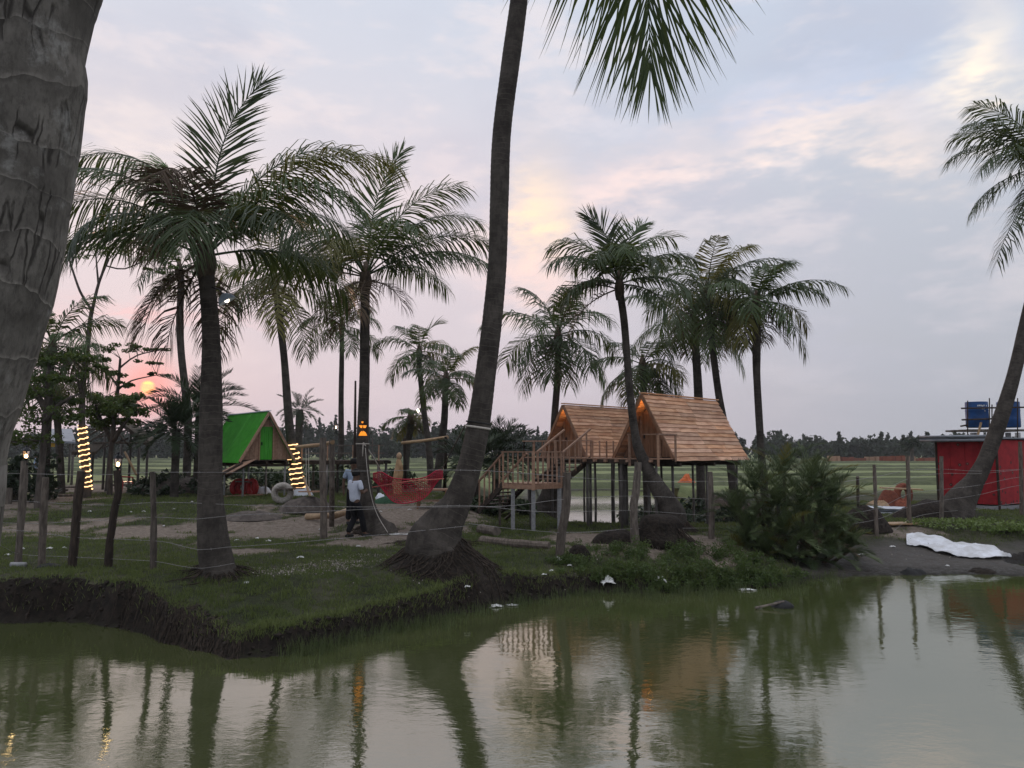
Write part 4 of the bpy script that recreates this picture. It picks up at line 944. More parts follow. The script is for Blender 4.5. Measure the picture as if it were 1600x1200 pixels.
# ------------------------------------------------------------------ A-frame huts
def hut(label, loc, ang, zf, L, w, h, roof, stilts, name='a_frame_hut', seed=0, ridge_over=.14):
    root = thing(name, label, 'hut', (loc[0], loc[1], 0), ang); q = random.Random(seed); B = lambda n, m, b, par=None, sm=False: b.build(n, m, par or root, sm, world=False)
    sl = math.hypot(w, h); x0, x1 = -ridge_over, L + .08
    roof_o = None
    for sd in (-1, 1):
        D = Vector((0, sd * w, -h)) / sl; N = Vector((0, sd * h, w)) / sl; rid = Vector((0, 0, zf + h))
        if roof == 'plank':
            rows = 16; rw = (sl + .10) / rows
            for r in range(rows):
                cuts = [x0 + q.uniform(-.03, .03)]; mid = x0 + (x1 - x0) * (.50 + .05 * math.sin(r * .5) + (.02 * r / rows))
                cuts.append(mid + q.uniform(-.04, .04))
                if q.random() < .45: cuts.append(mid + (x1 - mid) * q.uniform(.3, .6))
                if q.random() < .3: cuts.insert(1, x0 + (mid - x0) * q.uniform(.4, .7))
                cuts.append(x1 + q.uniform(-.05, .03))
                for a, c in zip(cuts[:-1], cuts[1:]):
                    d0, d1 = r * rw + .002, (r + 1) * rw + .012; e = q.uniform(0, .008); ph = q.uniform(0, 6.28); am = q.uniform(.002, .011); tl = q.uniform(-.008, .008); ns = 5; vs = []
                    for s_ in range(ns + 1):                # a sawn board with a wavy lower edge, lapped over the next
                        f = s_ / ns; xx = a + .003 + (c - a - .006) * f; lo = d1 + am * math.sin(ph + f * 5.5) + tl * f
                        for dd, nn in ((d0, .002), (lo, .022 + e), (lo, .038 + e), (d0, .018)): vs.append(rid + Vector((xx, 0, 0)) + D * dd + N * nn)
                    fs = [(3, 2, 1, 0), tuple(ns * 4 + z for z in range(4))]
                    for s_ in range(ns):
                        for z in range(4): fs.append((s_ * 4 + z, s_ * 4 + (z + 1) % 4, s_ * 4 + 4 + (z + 1) % 4, s_ * 4 + 4 + z))
                    b = MB(); b.add(vs, fs)
                    B('plank', M['plank'], b)
        else:
            k = 5
            for s in range(k):
                a, c = x0 + (x1 - x0) * s / k, x0 + (x1 - x0) * (s + 1) / k + .03; b = MB(); nr = 6
                for z in range(nr):                 # ribbed sheet
                    xa, xb = a + (c - a) * z / nr, a + (c - a) * (z + 1) / nr; xm = xa + (xb - xa) * .7
                    for p_, q_, n_ in ((xa, xm, .02), (xm, xb, .045)):
                        lift = .004 * (s % 2)
                        vs = [rid + Vector((xx, 0, 0)) + D * dd + N * (nn + lift) for nn in (n_ - .015, n_) for xx, dd in ((p_, -.02), (q_, -.02), (q_, sl + .12), (p_, sl + .12))]
                        b.add(vs, [(0, 1, 2, 3), (7, 6, 5, 4), (0, 4, 5, 1), (1, 5, 6, 2), (2, 6, 7, 3), (3, 7, 4, 0)])
                B('roof_sheet', M['green'], b)
        # edge board at the gable, rafters inside
        b = MB(); b.beam(rid + Vector((x0 - .02, 0, -.02)), rid + Vector((x0 - .02, 0, 0)) + D * (sl + .06), .05, .09, N); B('barge_board', M['rail'] if roof != 'plank' else M['board'], b)
        for xr in (.35, L * .5, L - .05):
            b = MB(); b.beam(rid + Vector((xr, 0, -.06)), rid + Vector((xr, 0, 0)) + D * sl + N * -.05, .06, .07, N); B('rafter', M['dkwood'], b)
    b = MB(); b.box((x0 + (x1 - x0) / 2, 0, zf + h + .05), (x1 - x0 + .1, .14, .03)); B('ridge_board', M['plank'] if roof == 'plank' else M['cloth'], b)
    # gable walls of upright boards
    top = h * (.80 if roof == 'plank' else .86)
    for gx_, front in ((.3 if roof == 'plank' else .06, True), (L - .12, False)):
        nb = 11; wi = w - .05; dw = .30 if roof == 'plank' else .24
        for k in range(nb):
            ya, yb = -wi + 2 * wi * k / nb + .004, -wi + 2 * wi * (k + 1) / nb - .004
            za, zb = (min(top, (h - .05) * (1 - abs(y) / w)) for y in (ya, yb)); z0 = .02
            if front and abs((ya + yb) / 2) < dw:
                z0 = 1.26
                if max(za, zb) < z0 + .05: continue
            t = q.uniform(0, .012)
            if min(za, zb) < z0 + .01: za, zb = max(za, z0 + .01), max(zb, z0 + .01)
            b = MB(); b.add([(gx_ - .012 - t, ya, zf + z0), (gx_ - .012 - t, yb, zf + z0), (gx_ - .012 - t, yb, zf + zb), (gx_ - .012 - t, ya, zf + za), (gx_ + .012, ya, zf + z0), (gx_ + .012, yb, zf + z0), (gx_ + .012, yb, zf + zb), (gx_ + .012, ya, zf + za)],
                            [(3, 2, 1, 0), (4, 5, 6, 7), (0, 1, 5, 4), (1, 2, 6, 5), (2, 3, 7, 6), (3, 0, 4, 7)])
            B('board', M['board'] if roof == 'plank' else M['rail'], b)
        if front:
            b = MB(); n_d = 3
            for k in range(n_d):
                b.box((gx_ + .01, -dw + 2 * dw * (k + .5) / n_d, zf + .64), (.03, 2 * dw / n_d - .008, 1.24))
            d = B('door', M['board'] if roof == 'plank' else M['greendoor'], b)
            b = MB(); b.box((gx_ - .03, dw * .75, zf + .62), (.04, .03, .12)); B('handle', M['blackmetal'], b, d)
            for s in (-1, 1):
                b = MB(); b.box((gx_ - .02, s * (dw + .03), zf + .64), (.05, .05, 1.28)); B('door_post', M['rail'], b)
            b = MB(); b.box((gx_, 0, zf + top), (.05, 2 * w * (1 - top / h) - .02, .05)); B('cross_beam', M['board'], b)
    # floor and frame
    nb = 12
    for k in range(nb):
        xa = L * k / nb; b = MB(); b.box((xa + L / nb / 2, 0, zf - .015), (L / nb - .008, 2 * w - .04, .03)); B('floor_board', M['dkwood'], b)
    for y in (-w * .75, 0, w * .75):
        b = MB(); b.beam((-.1, y, zf - .09), (L + .1, y, zf - .09), .08, .11); B('joist', M['dkwood'], b)
    for x in (.15, L / 2, L - .15):
        b = MB(); b.beam((x, -w - .05, zf - .19), (x, w + .05, zf - .19), .09, .09); B('cross_beam', M['dkwood'], b)
        for y in (-w * .78, w * .78):
            p = XF[root] @ Vector((x, y, 0)); g_ = gz(p.x, p.y); b = MB()
            b.tube([(x, y, min(g_, 0) - .3), (x + q.uniform(-.03, .03), y + q.uniform(-.03, .03), (g_ + zf) / 2), (x, y, zf - .14)], [.042, .039, .036], 8, wob=.06, seed=q.randint(0, 999)); B('stilt', M[stilts], b, sm=True)
    return root
def point(name, parent, loc_world, energy, color, r=.04):
    d = bpy.data.lights.new(name, 'POINT'); d.energy = energy; d.color = color; d.shadow_soft_size = r
    o = bpy.data.objects.new(name, d); COL.objects.link(o); o.parent = parent
    o.location = XF[parent].inverted() @ Vector(loc_world) if parent in XF else loc_world
    return o
E1 = Vector((.70, .714, 0)).normalized(); E2 = Vector((E1.y, -E1.x, 0)); N0 = Vector((.58, 21.0, 0))
def W(a, b, z=0): return N0 + E1 * a + E2 * b + Vector((0, 0, z))
ANG = math.atan2(E1.y, E1.x); ZF = 1.98
h2 = hut('right wooden A-frame hut with tan plank roof, nearer the thicket', W(2.975, 1.606), ANG, ZF, 3.95, 1.01, 1.80, 'plank', 'stilt', seed=5)
h1 = hut('left wooden A-frame hut with tan plank roof, behind the staircase', W(5.05, -3.13), ANG, ZF, 3.95, 1.01, 1.80, 'plank', 'stilt', seed=6)
for hh_ in (h1, h2):
    b = MB(); p = XF[hh_] @ Vector((.10, -.10, ZF + 1.50)); b.lathe([(.012, -.05), (.03, -.03), (.036, 0), (.025, .03), (.012, .05)], p, 10); o = b.build('lamp', M['bulb'], hh_, True)
    point('lamp_light', hh_, XF[hh_] @ Vector((.06, -.02, ZF + 1.49)), 1.1, (1, .42, .10), .03)
GA = math.atan2(.77, -.64)
hg = hut('small A-frame hut with bright green sheet roof and green door', (-9.23, 29.0), GA, 1.84, 4.0, 1.04, 1.80, 'green', 'concrete', seed=9)
# deck with thin rail running right from the green hut
def simple(name, label, cat, loc, group=None): return thing(name, label, cat, loc, 0, group)
dk = simple('timber_deck', 'dark raised timber deck running right from the green hut', 'deck', (-7, 31.2, gz(-7, 31.2)))
for k in range(16):
    x = -8.35 + k * .21; b = MB(); b.box((x, 31.0 + .15 * k / 16, 1.80), (.2, 2.0, .035)); b.build('floor_board', M['dkwood'], dk)
for x in (-8.2, -7.2, -6.2, -5.2):
    for y in (30.1, 31.9):
        b = MB(); b.tube([(x, y, gz(x, y) - .2), (x, y, 1.74)], .055, 7); b.build('stilt', M['stilt'], dk, True)
    b = MB(); b.beam((x, 30.1, 1.8), (x, 30.1, 2.42), .05); b.build('rail_post', M['rail'], dk)
for z in (2.4, 2.1):
    b = MB(); b.beam((-8.3, 30.1, z), (-5.0, 30.1, z), .03, .04); b.build('rail', M['greywood'], dk)
for y in (30.08, 31.9):
    b = MB(); b.beam((-8.4, y, 1.72), (-5.0, y, 1.72), .08, .12); b.build('joist', M['dkwood'], dk)
rm = simple('boarded_ramp', 'sloping boarded ramp at the left foot of the green hut', 'ramp', tuple(at(352, 752, 28.2)))
ra, rb = at(385, 721, 28.4), at(346, 742, 27.4)
for k in range(9):
    p = ra.lerp(rb, k / 9); q2 = ra.lerp(rb, (k + .92) / 9); b = MB(); b.beam(p, q2, 1.0, .03, (0, .3, 1)); b.build('board', M['rail'], rm)
for s in (-.4, .4):
    b = MB(); b.beam(ra + Vector((0, s, -.06)), rb + Vector((0, s, -.06)), .06, .1); b.build('bearer', M['dkwood'], rm)

# ------------------------------------------------------------------ deck and staircase of the wooden huts
deck = simple('hut_deck', 'raised wooden deck linking the two wooden huts', 'deck', tuple(W(3, 0, 0)))
def slab(a0, a1, b0, b1, step=.16):
    k = int((b1 - b0) / step)
    for i in range(k):
        bb0, bb1 = b0 + (b1 - b0) * i / k + .004, b0 + (b1 - b0) * (i + 1) / k - .004; m = MB()
        m.beam(W(a0 + rnd.uniform(-.02, .02), (bb0 + bb1) / 2, ZF - .02), W(a1, (bb0 + bb1) / 2, ZF - .02), bb1 - bb0, .03); m.build('floor_board', M['rail'], deck)
slab(4.0, 5.0, -4.15, -1.2); slab(2.5, 5.0, -1.17, 0); slab(2.0, 3.0, .02, 2.65)
def bm(par, name, p, q, w, h=None, m='rail'):
    b = MB(); b.beam(p, q, w, h); return b.build(name, M[m], par)
for a, b0, b1 in ((2.05, .0, 2.65), (2.9, .0, 2.65), (2.55, -1.17, 0), (4.05, -4.15, 0), (4.9, -4.15, 0)): bm(deck, 'joist', W(a, b0, ZF - .1), W(a, b1, ZF - .1), .08, .12, 'dkwood')
for k in range(7): bm(deck, 'beam_end', W(1.9, .2 + k * .38, ZF - .075), W(2.3, .2 + k * .38, ZF - .075), .07, .07, 'rail')
for (a, b_) in ((2.1, .2), (2.1, 1.4), (2.1, 2.55), (2.9, .9), (2.6, -.1), (2.6, -1.1), (3.6, -.05), (4.1, -.05), (4.2, -1.2), (4.1, -2.6), (4.1, -4.0), (4.9, -3.2)):
    p = W(a, b_); g_ = gz(p.x, p.y); b = MB(); b.tube([(p.x, p.y, g_ - .25), (p.x + rnd.uniform(-.03, .03), p.y, (g_ + ZF) / 2), (p.x, p.y, ZF - .14)], [.042, .039, .037], 8, wob=.05); b.build('stilt', M['stilt'], deck, True)
def railing(par, P, zt, zb, n, w=.045, rail=True):
    P = [Vector(p) for p in P]; p, q = P
    for k in range(n + 1):
        x = p.lerp(q, k / n); bm(par, 'baluster', x + Vector((0, 0, zb)), x + Vector((0, 0, zt)), w + .008 * (k in (0, n)), w)
    if rail: bm(par, 'handrail', p + Vector((0, 0, zt + .02)) - (q - p).normalized() * .05, q + Vector((0, 0, zt + .02)) + (q - p).normalized() * .05, .06, .035)
railing(deck, (W(2.0, 1.75), W(2.0, 2.68)), ZF + .62, ZF - .22, 1, .055)
railing(deck, (W(2.0, 2.68), W(2.85, 2.68)), ZF + .62, ZF - .1, 1)
railing(deck, (W(2.55, .02), W(4.6, .02)), ZF + .5, ZF - .08, 6, rail=False)
railing(deck, (W(4.0, -4.15), W(4.0, -1.2)), ZF + .52, ZF - .05, 6)
railing(deck, (W(4.0, -4.15), W(4.95, -4.15)), ZF + .52, ZF - .05, 2)
st = simple('staircase', 'wooden staircase with landing and square balusters up to the left hut', 'staircase', tuple(W(.5, -.5, 0)))
S_ = 1.165; ZL = 1.29
for k in range(8): bm(st, 'landing_board', W(.02, -S_ + S_ * (k + .5) / 8, ZL - .02), W(S_, -S_ + S_ * (k + .5) / 8, ZL - .02), S_ / 8 - .008, .03)
for (a0, b0, a1, b1) in ((.0, -S_, .0, 0), (0, 0, S_, 0), (S_, -S_, S_, 0), (0, -S_, S_, -S_)): bm(st, 'landing_beam', W(a0, b0, ZL - .1), W(a1, b1, ZL - .1), .06, .12)
for (a, b_, kk) in ((.04, -.04, 'concrete'), (.04, -S_ + .35, 'concrete'), (S_ - .05, -.04, 'concrete'), (S_ - .05, -S_ + .05, 'stilt')):
    p = W(a, b_); bm(st, 'support_post', (p.x, p.y, gz(p.x, p.y) - .2), (p.x, p.y, ZL - .16), .11, .11, kk)
railing(st, (W(0, -S_), W(0, 0)), ZL + .84, ZL - .10, 6); railing(st, (W(0, 0), W(S_, 0)), ZL + .84, ZL - .10, 6)
bm(st, 'corner_post', W(-.01, .01, ZL - .18), W(-.01, .01, ZL + .88), .085)
# lower flight runs down to the back left, upper flight up along the huts
def flight(a_side, p_top0, p_top1, p_bot0, p_bot1, n):
    for k in range(n):
        f = (k + .5) / n; l = p_bot0.lerp(p_top0, f); r = p_bot1.lerp(p_top1, f); d = (p_top0 - p_bot0).copy(); d.z = 0; d.normalize()
        b = MB(); b.beam(l, r, .20, .035, (0, 0, 1)); b.build('tread', M['greywood'], st)
    for (p, q) in ((p_bot0, p_top0), (p_bot1, p_top1)):
        bm(st, 'stringer', p + Vector((0, 0, -.04)), q + Vector((0, 0, -.04)), .045, .16, 'dkwood')
        bm(st, 'handrail', p + Vector((0, 0, .80)), q + Vector((0, 0, .84)), .06, .045)
        for k in range(5):
            x = p.lerp(q, (k + .3) / 5); bm(st, 'baluster', x + Vector((0, 0, -.02)), x + Vector((0, 0, .80)), .045)
gb = .47
flight('b', W(0, -S_, ZL - .02), W(S_ - .2, -S_, ZL - .02), W(-.05, -S_ - .98, gb), W(S_ - .25, -S_ - .98, gb), 7)
flight('a', W(S_ + 1.32, -S_ + .15, ZF), W(S_ + 1.32, 0, ZF), W(S_ + .02, -S_ + .15, ZL + .02), W(S_ + .02, 0, ZL + .02), 6)
p = W(.45, -1.75); bm(st, 'support_post', (p.x, p.y, gz(p.x, p.y) - .2), (p.x, p.y, .85), .07, .07, 'greywood')
b = MB(); b.beam(onG(790, 812) + Vector((0, 0, .02)), at(803, 800, 21.6), .10, .04); b.build('brace', M['greywood'], st)

# ------------------------------------------------------------------ fences
def crooked(pts, rs, m, par, name='post', seed=0, n=8):
    b = MB(); b.tube(pts, rs, n, wob=.12, seed=seed); return b.build(name, M[m], par, False)
WIRES = {}
fl = simple('barbed_wire_fence', 'barbed wire fence on crooked posts along the near bank', 'fence', tuple(onG(240, 888)))
FP = {}
def fpost(px, pyb, pxt, pyt, hw, m='greywood', par=None, Y=None, seed=0, kinks=()):
    b0 = onG(px, pyb); Y = Y or b0.y; t = at(pxt, pyt, Y); r = hw * Y / 1200
    pts = [Vector((b0.x, Y, gz(b0.x, Y) - .15))] + [at(a, c, Y) for a, c in kinks] + [t]
    k = len(pts); q = random.Random(seed); rs = [r * 1.12] + [r * q.uniform(.92, 1.1) for _ in range(k - 2)] + [r * .92]
    FP[px] = Y; return crooked([p for p, _ in smooth_path(list(zip(pts, rs)), .18)], [r_ for _, r_ in smooth_path(list(zip(pts, rs)), .18)], m, par or fl, seed=seed)
fpost(28, 884, 38, 720, 5.5, 'greywood', seed=1, kinks=[(30, 850), (36, 770)]); fpost(65, 884, 71, 746, 5, seed=2, kinks=[(68, 800)]); fpost(112, 886, 128, 736, 6.5, 'dkwood', seed=3, kinks=[(117, 840), (122, 780)])
fpost(168, 886, 183, 735, 6, 'dkwood', seed=4, kinks=[(172, 845), (180, 790), (185, 770)]); fpost(240, 890, 238, 737, 4.6, seed=5, kinks=[(240, 810)])
fpost(873, 872, 886, 738, 6.2, seed=6, kinks=[(878, 830), (885, 790)]); fpost(993, 853, 997, 722, 6.3, seed=7, kinks=[(990, 800), (995, 760)]); fpost(1111, 842, 1109, 737, 4.7, seed=8, kinks=[(1112, 790)])
fr2 = simple('barbed_wire_fence', 'barbed wire fence in front of the red hut on the right', 'fence', tuple(onG(1420, 822)))
fpost(1370, 838, 1366, 726, 2.9, 'greywood', fr2, seed=9); fpost(1421, 822, 1418, 712, 3.1, 'greywood', fr2, seed=10); fpost(1471, 814, 1471, 713, 3, 'greywood', fr2, seed=11); fpost(1597, 806, 1594, 690, 3, 'greywood', fr2, seed=12)
def wire(par, pts, seed=0, barb=True):
    """pts (px, py, depth)"""
    V3 = [at(a, b, y) for a, b, y in pts]; sp = [p for p, _ in smooth_path([(v, 0) for v in V3], .25)]; b = MB(); q = random.Random(seed)
    b.tube(sp, .0042, 4, False)
    if barb:
        for i in range(1, len(sp) - 1):
            d = Vector((q.uniform(-1, 1), q.uniform(-1, 1), q.uniform(-1, 1))).normalized() * .022; b.tube([sp[i] - d, sp[i] + d], .0035, 3, False)
    b.build('wire', M['wire'], par)
a1, a2, a3, a4 = 13.9, YL - .2, 15.0, 16.2
yp = FP
wire(fl, [(-60, 738, 14), (38, 740, yp[28]), (128, 742, yp[112]), (184, 741, yp[168]), (238, 738, yp[240]), (312, 738, a2), (420, 738, 13.8), (560, 736, 14.3), (742, 735, YC - .3), (885, 745, yp[873]), (996, 752, yp[993]), (1110, 752, yp[1111]), (1200, 752, 18.6)], 1)
wire(fl, [(-60, 778, 14), (36, 783, yp[28]), (122, 788, yp[112]), (180, 789, yp[168]), (240, 785, yp[240]), (305, 786, a2), (400, 790, 13.8), (560, 792, 14.3), (718, 792, YC - .35), (800, 790, 14.8), (884, 780, yp[873]), (993, 775, yp[993]), (1111, 780, yp[1111]), (1200, 782, 18.6)], 2)
wire(fl, [(-60, 812, 14), (34, 818, yp[28]), (118, 815, yp[112]), (176, 812, yp[168]), (240, 808, yp[240]), (308, 811, a2 - .1), (356, 806, a2), (505, 799, 14), (718, 790, YC - .4), (820, 798, 15), (880, 800, yp[873]), (990, 798, yp[993]), (1111, 806, yp[1111])], 3)
wire(fl, [(-60, 822, 14), (62, 832, yp[65]), (106, 839, yp[112]), (172, 842, yp[168]), (240, 845, yp[240]), (269, 849, 13.6), (310, 859, a2 - .15), (354, 855, a2 - .1), (430, 850, 13.6), (569, 838, 14), (660, 829, 14.2), (728, 822, YC - .6)], 4)
wire(fl, [(-60, 838, 14), (0, 852, 14), (31, 866, yp[28]), (106, 870, yp[112]), (170, 873, yp[168]), (240, 877, yp[240]), (280, 884, 13.5), (316, 888, a2 - .3), (366, 880, a2 - .1)], 5)
wire(fl, [(732, 818, YC - .5), (800, 826, 15), (878, 832, yp[873]), (940, 830, 16.6), (992, 826, yp[993]), (1111, 825, yp[1111])], 6)
for k, ys in enumerate([(745, 735, 733, 733), (770, 748, 740, 734), (795, 772, 765, 745), (812, 792, 782, 758), (850, 812, 800, 785)]):
    wire(fr2, [(1290, ys[0] + 12, 19.4), (1368, ys[0], FP[1370]), (1420, ys[1], FP[1421]), (1471, ys[2], FP[1471]), (1530, (ys[2] + ys[3]) / 2 + 3, 23.2), (1596, ys[3], FP[1597]), (1680, ys[3] - 6, 27)], 20 + k)

# ------------------------------------------------------------------ lamps
def lantern(label, p, s, group=None, lit=9.0, bracket=None):
    root = thing('lantern', label, 'lantern', tuple(p), 0, group)
    def L(n, m, prof, par=None, k=6, sm=False): b = MB(); b.lathe([(r * s, z * s) for r, z in prof], p, k); return b.build(n, M[m], par or root, sm)
    L('base', 'blackmetal', [(.055, -.10), (.06, -.06), (.03, -.04), (.025, .02), (.06, .05), (.075, .07), (.06, .08)], k=10, sm=True)
    for k in range(6):
        a = k * math.pi / 3; b = MB(); b.beam(p + Vector((math.cos(a) * .062, math.sin(a) * .062, .07)) * s, p + Vector((math.cos(a) * .10, math.sin(a) * .10, .27)) * s, .010 * s); b.build('frame_bar', M['blackmetal'], root)
    b = MB()
    for k in range(6):
        a, c = k * math.pi / 3, (k + 1) * math.pi / 3; q = [p + Vector((math.cos(t) * r, math.sin(t) * r, z)) * s for t, r, z in ((a, .058, .075), (c, .058, .075), (c, .095, .27), (a, .095, .27))]
        b.add(q, [(0, 1, 2, 3)])
    b.build('glass', M['glassy'], root)
    L('cap', 'blackmetal', [(.125, .265), (.12, .285), (.07, .345), (.03, .36), (.02, .39), (.028, .405), (.008, .43)], k=8)
    L('bulb', 'bulb', [(.012, .08), (.03, .10), (.036, .135), (.026, .17), (.008, .19)], k=8, sm=True)
    return root
q = at(42, 722, FP[28]); lantern('lit black lantern on the leftmost grey fence post', q + Vector((-.02, 0, .02)), .72)
q = at(184, 734, FP[168]); lantern('lit black lantern on the crooked dark fence post beside the red chair', q, .78)
pl = at(529, 672, 39.5); ln = lantern('small lit lantern on a bracket of a slim far palm', at(525, 672, 39.5), 1.0)
b = MB(); b.tube([at(525, 674, 39.5), at(525, 677, 39.5), at(529, 678, 39.7), at(533, 682, 39.9)], .02, 6); b.build('bracket', M['blackmetal'], ln)
# dish lamp under the crown of the left palm
M['shade'] = mat('dish_shade', (.30, .35, .41), (.2, .24, .29), 6, .35, metal=.2, bump=.05)
pd = at(353, 467, YL - .45); dl = thing('dish_lamp', 'round grey dish lamp hung below the crown of the bank palm', 'lamp', tuple(pd)); rot = Matrix.Rotation(R(-30), 4, 'Y') @ Matrix.Rotation(R(10), 4, 'X')
b = MB(); b.lathe([(.03, .10), (.05, .09), (.11, .05), (.155, -.03), (.16, -.05), (.15, -.045), (.10, .03), (.02, .07)], pd, 20, rot); b.build('shade', M['shade'], dl, True)
b = MB(); b.lathe([(.01, .05), (.035, .02), (.045, -.03), (.03, -.06), (.005, -.07)], pd, 10, rot); b.build('bulb', M['bulb_white'], dl, True)
b = MB(); b.tube([pd + rot @ Vector((0, 0, .1)), at(342, 452, YL - .3), at(328, 448, YL)], .012, 6); b.build('arm', M['blackmetal'], dl)
# bulb on the shaggy palm
pb = at(653, 642, 43.5); o = MB().lathe([(.01, -.12), (.07, -.07), (.09, 0), (.06, .07), (.02, .12)], pb, 12).build('lit_bulb', M['bulb_white'], None, True); tag(o, 'lone glowing bulb beside the shaggy small palm', 'lamp')
# rope lights
def rope(label, pts, turns, f0, f1, par=None):
    sp = smooth_path(pts, .03); n = len(sp); b = MB(); path = []; N = int(turns * 22)
    for i in range(N + 1):
        f = f0 + (f1 - f0) * i / N; p, r = sp[min(n - 1, int(f * (n - 1)))]; a = i / 22 * 2 * math.pi; path.append(p + Vector((math.cos(a), math.sin(a), 0)) * (r * 1.07 + .028))
    b.tube(path, .019, 6); o = b.build('rope_light', M['rope_light'], None, True); tag(o, label, 'rope light'); return o
rope('glowing rope light spiralled round the slanting palm by the green hut', [p for p in rp if p[0].z > at(460, 776, YR).z and p[0].z < at(450, 640, YR).z], 11.5, .02, .97)
rope('glowing rope light spiralled round the thin forked tree', [p for p in lt if p[0].z < at(128, 640, Y_T).z], 12.5, .02, .93)
# mask face on the trunk
def on_trunk(pts, py):
    sp = smooth_path(pts, .05); z = at(0, py, pts[0][0].y).z; p, r = min(sp, key=lambda s: abs(s[0].z - z)); return p, r
pm, rm_ = on_trunk(mp, 672); mk = thing('carved_mask_lamp', 'glowing orange eyes and mouth of a mask on the rope palm', 'lamp', (pm.x, pm.y - rm_, pm.z))
def plate(name, poly, par):
    b = MB(); n = len(poly); f = lambda px, py, o: Vector((at(px, py, YM).x, pm.y - math.sqrt(max(0, (rm_ * 1.05) ** 2 - min(rm_ * .9, abs(at(px, py, YM).x - pm.x)) ** 2)) - .015 - o, at(px, py, YM).z))
    b.add([f(x, y, .03) for x, y in poly] + [f(x, y, 0) for x, y in poly], [tuple(range(n)), tuple(range(2 * n - 1, n - 1, -1))] + [(i, i + n, (i + 1) % n + n, (i + 1) % n) for i in range(n)]); b.build(name, M['mask_glow'], par)
plate('eye', [(563, 665), (568.5, 665), (568, 669), (566, 669)], mk); plate('eye', [(569.5, 665), (574.5, 665), (573, 669), (570, 669)], mk)
plate('mouth', [(562.5, 681), (565, 676), (568, 673.5), (568.8, 677), (569.8, 673.5), (573, 676), (575, 681)], mk)
plate('nose', [(567, 659), (570, 659), (569.5, 661.5), (567.5, 661.5)], mk)

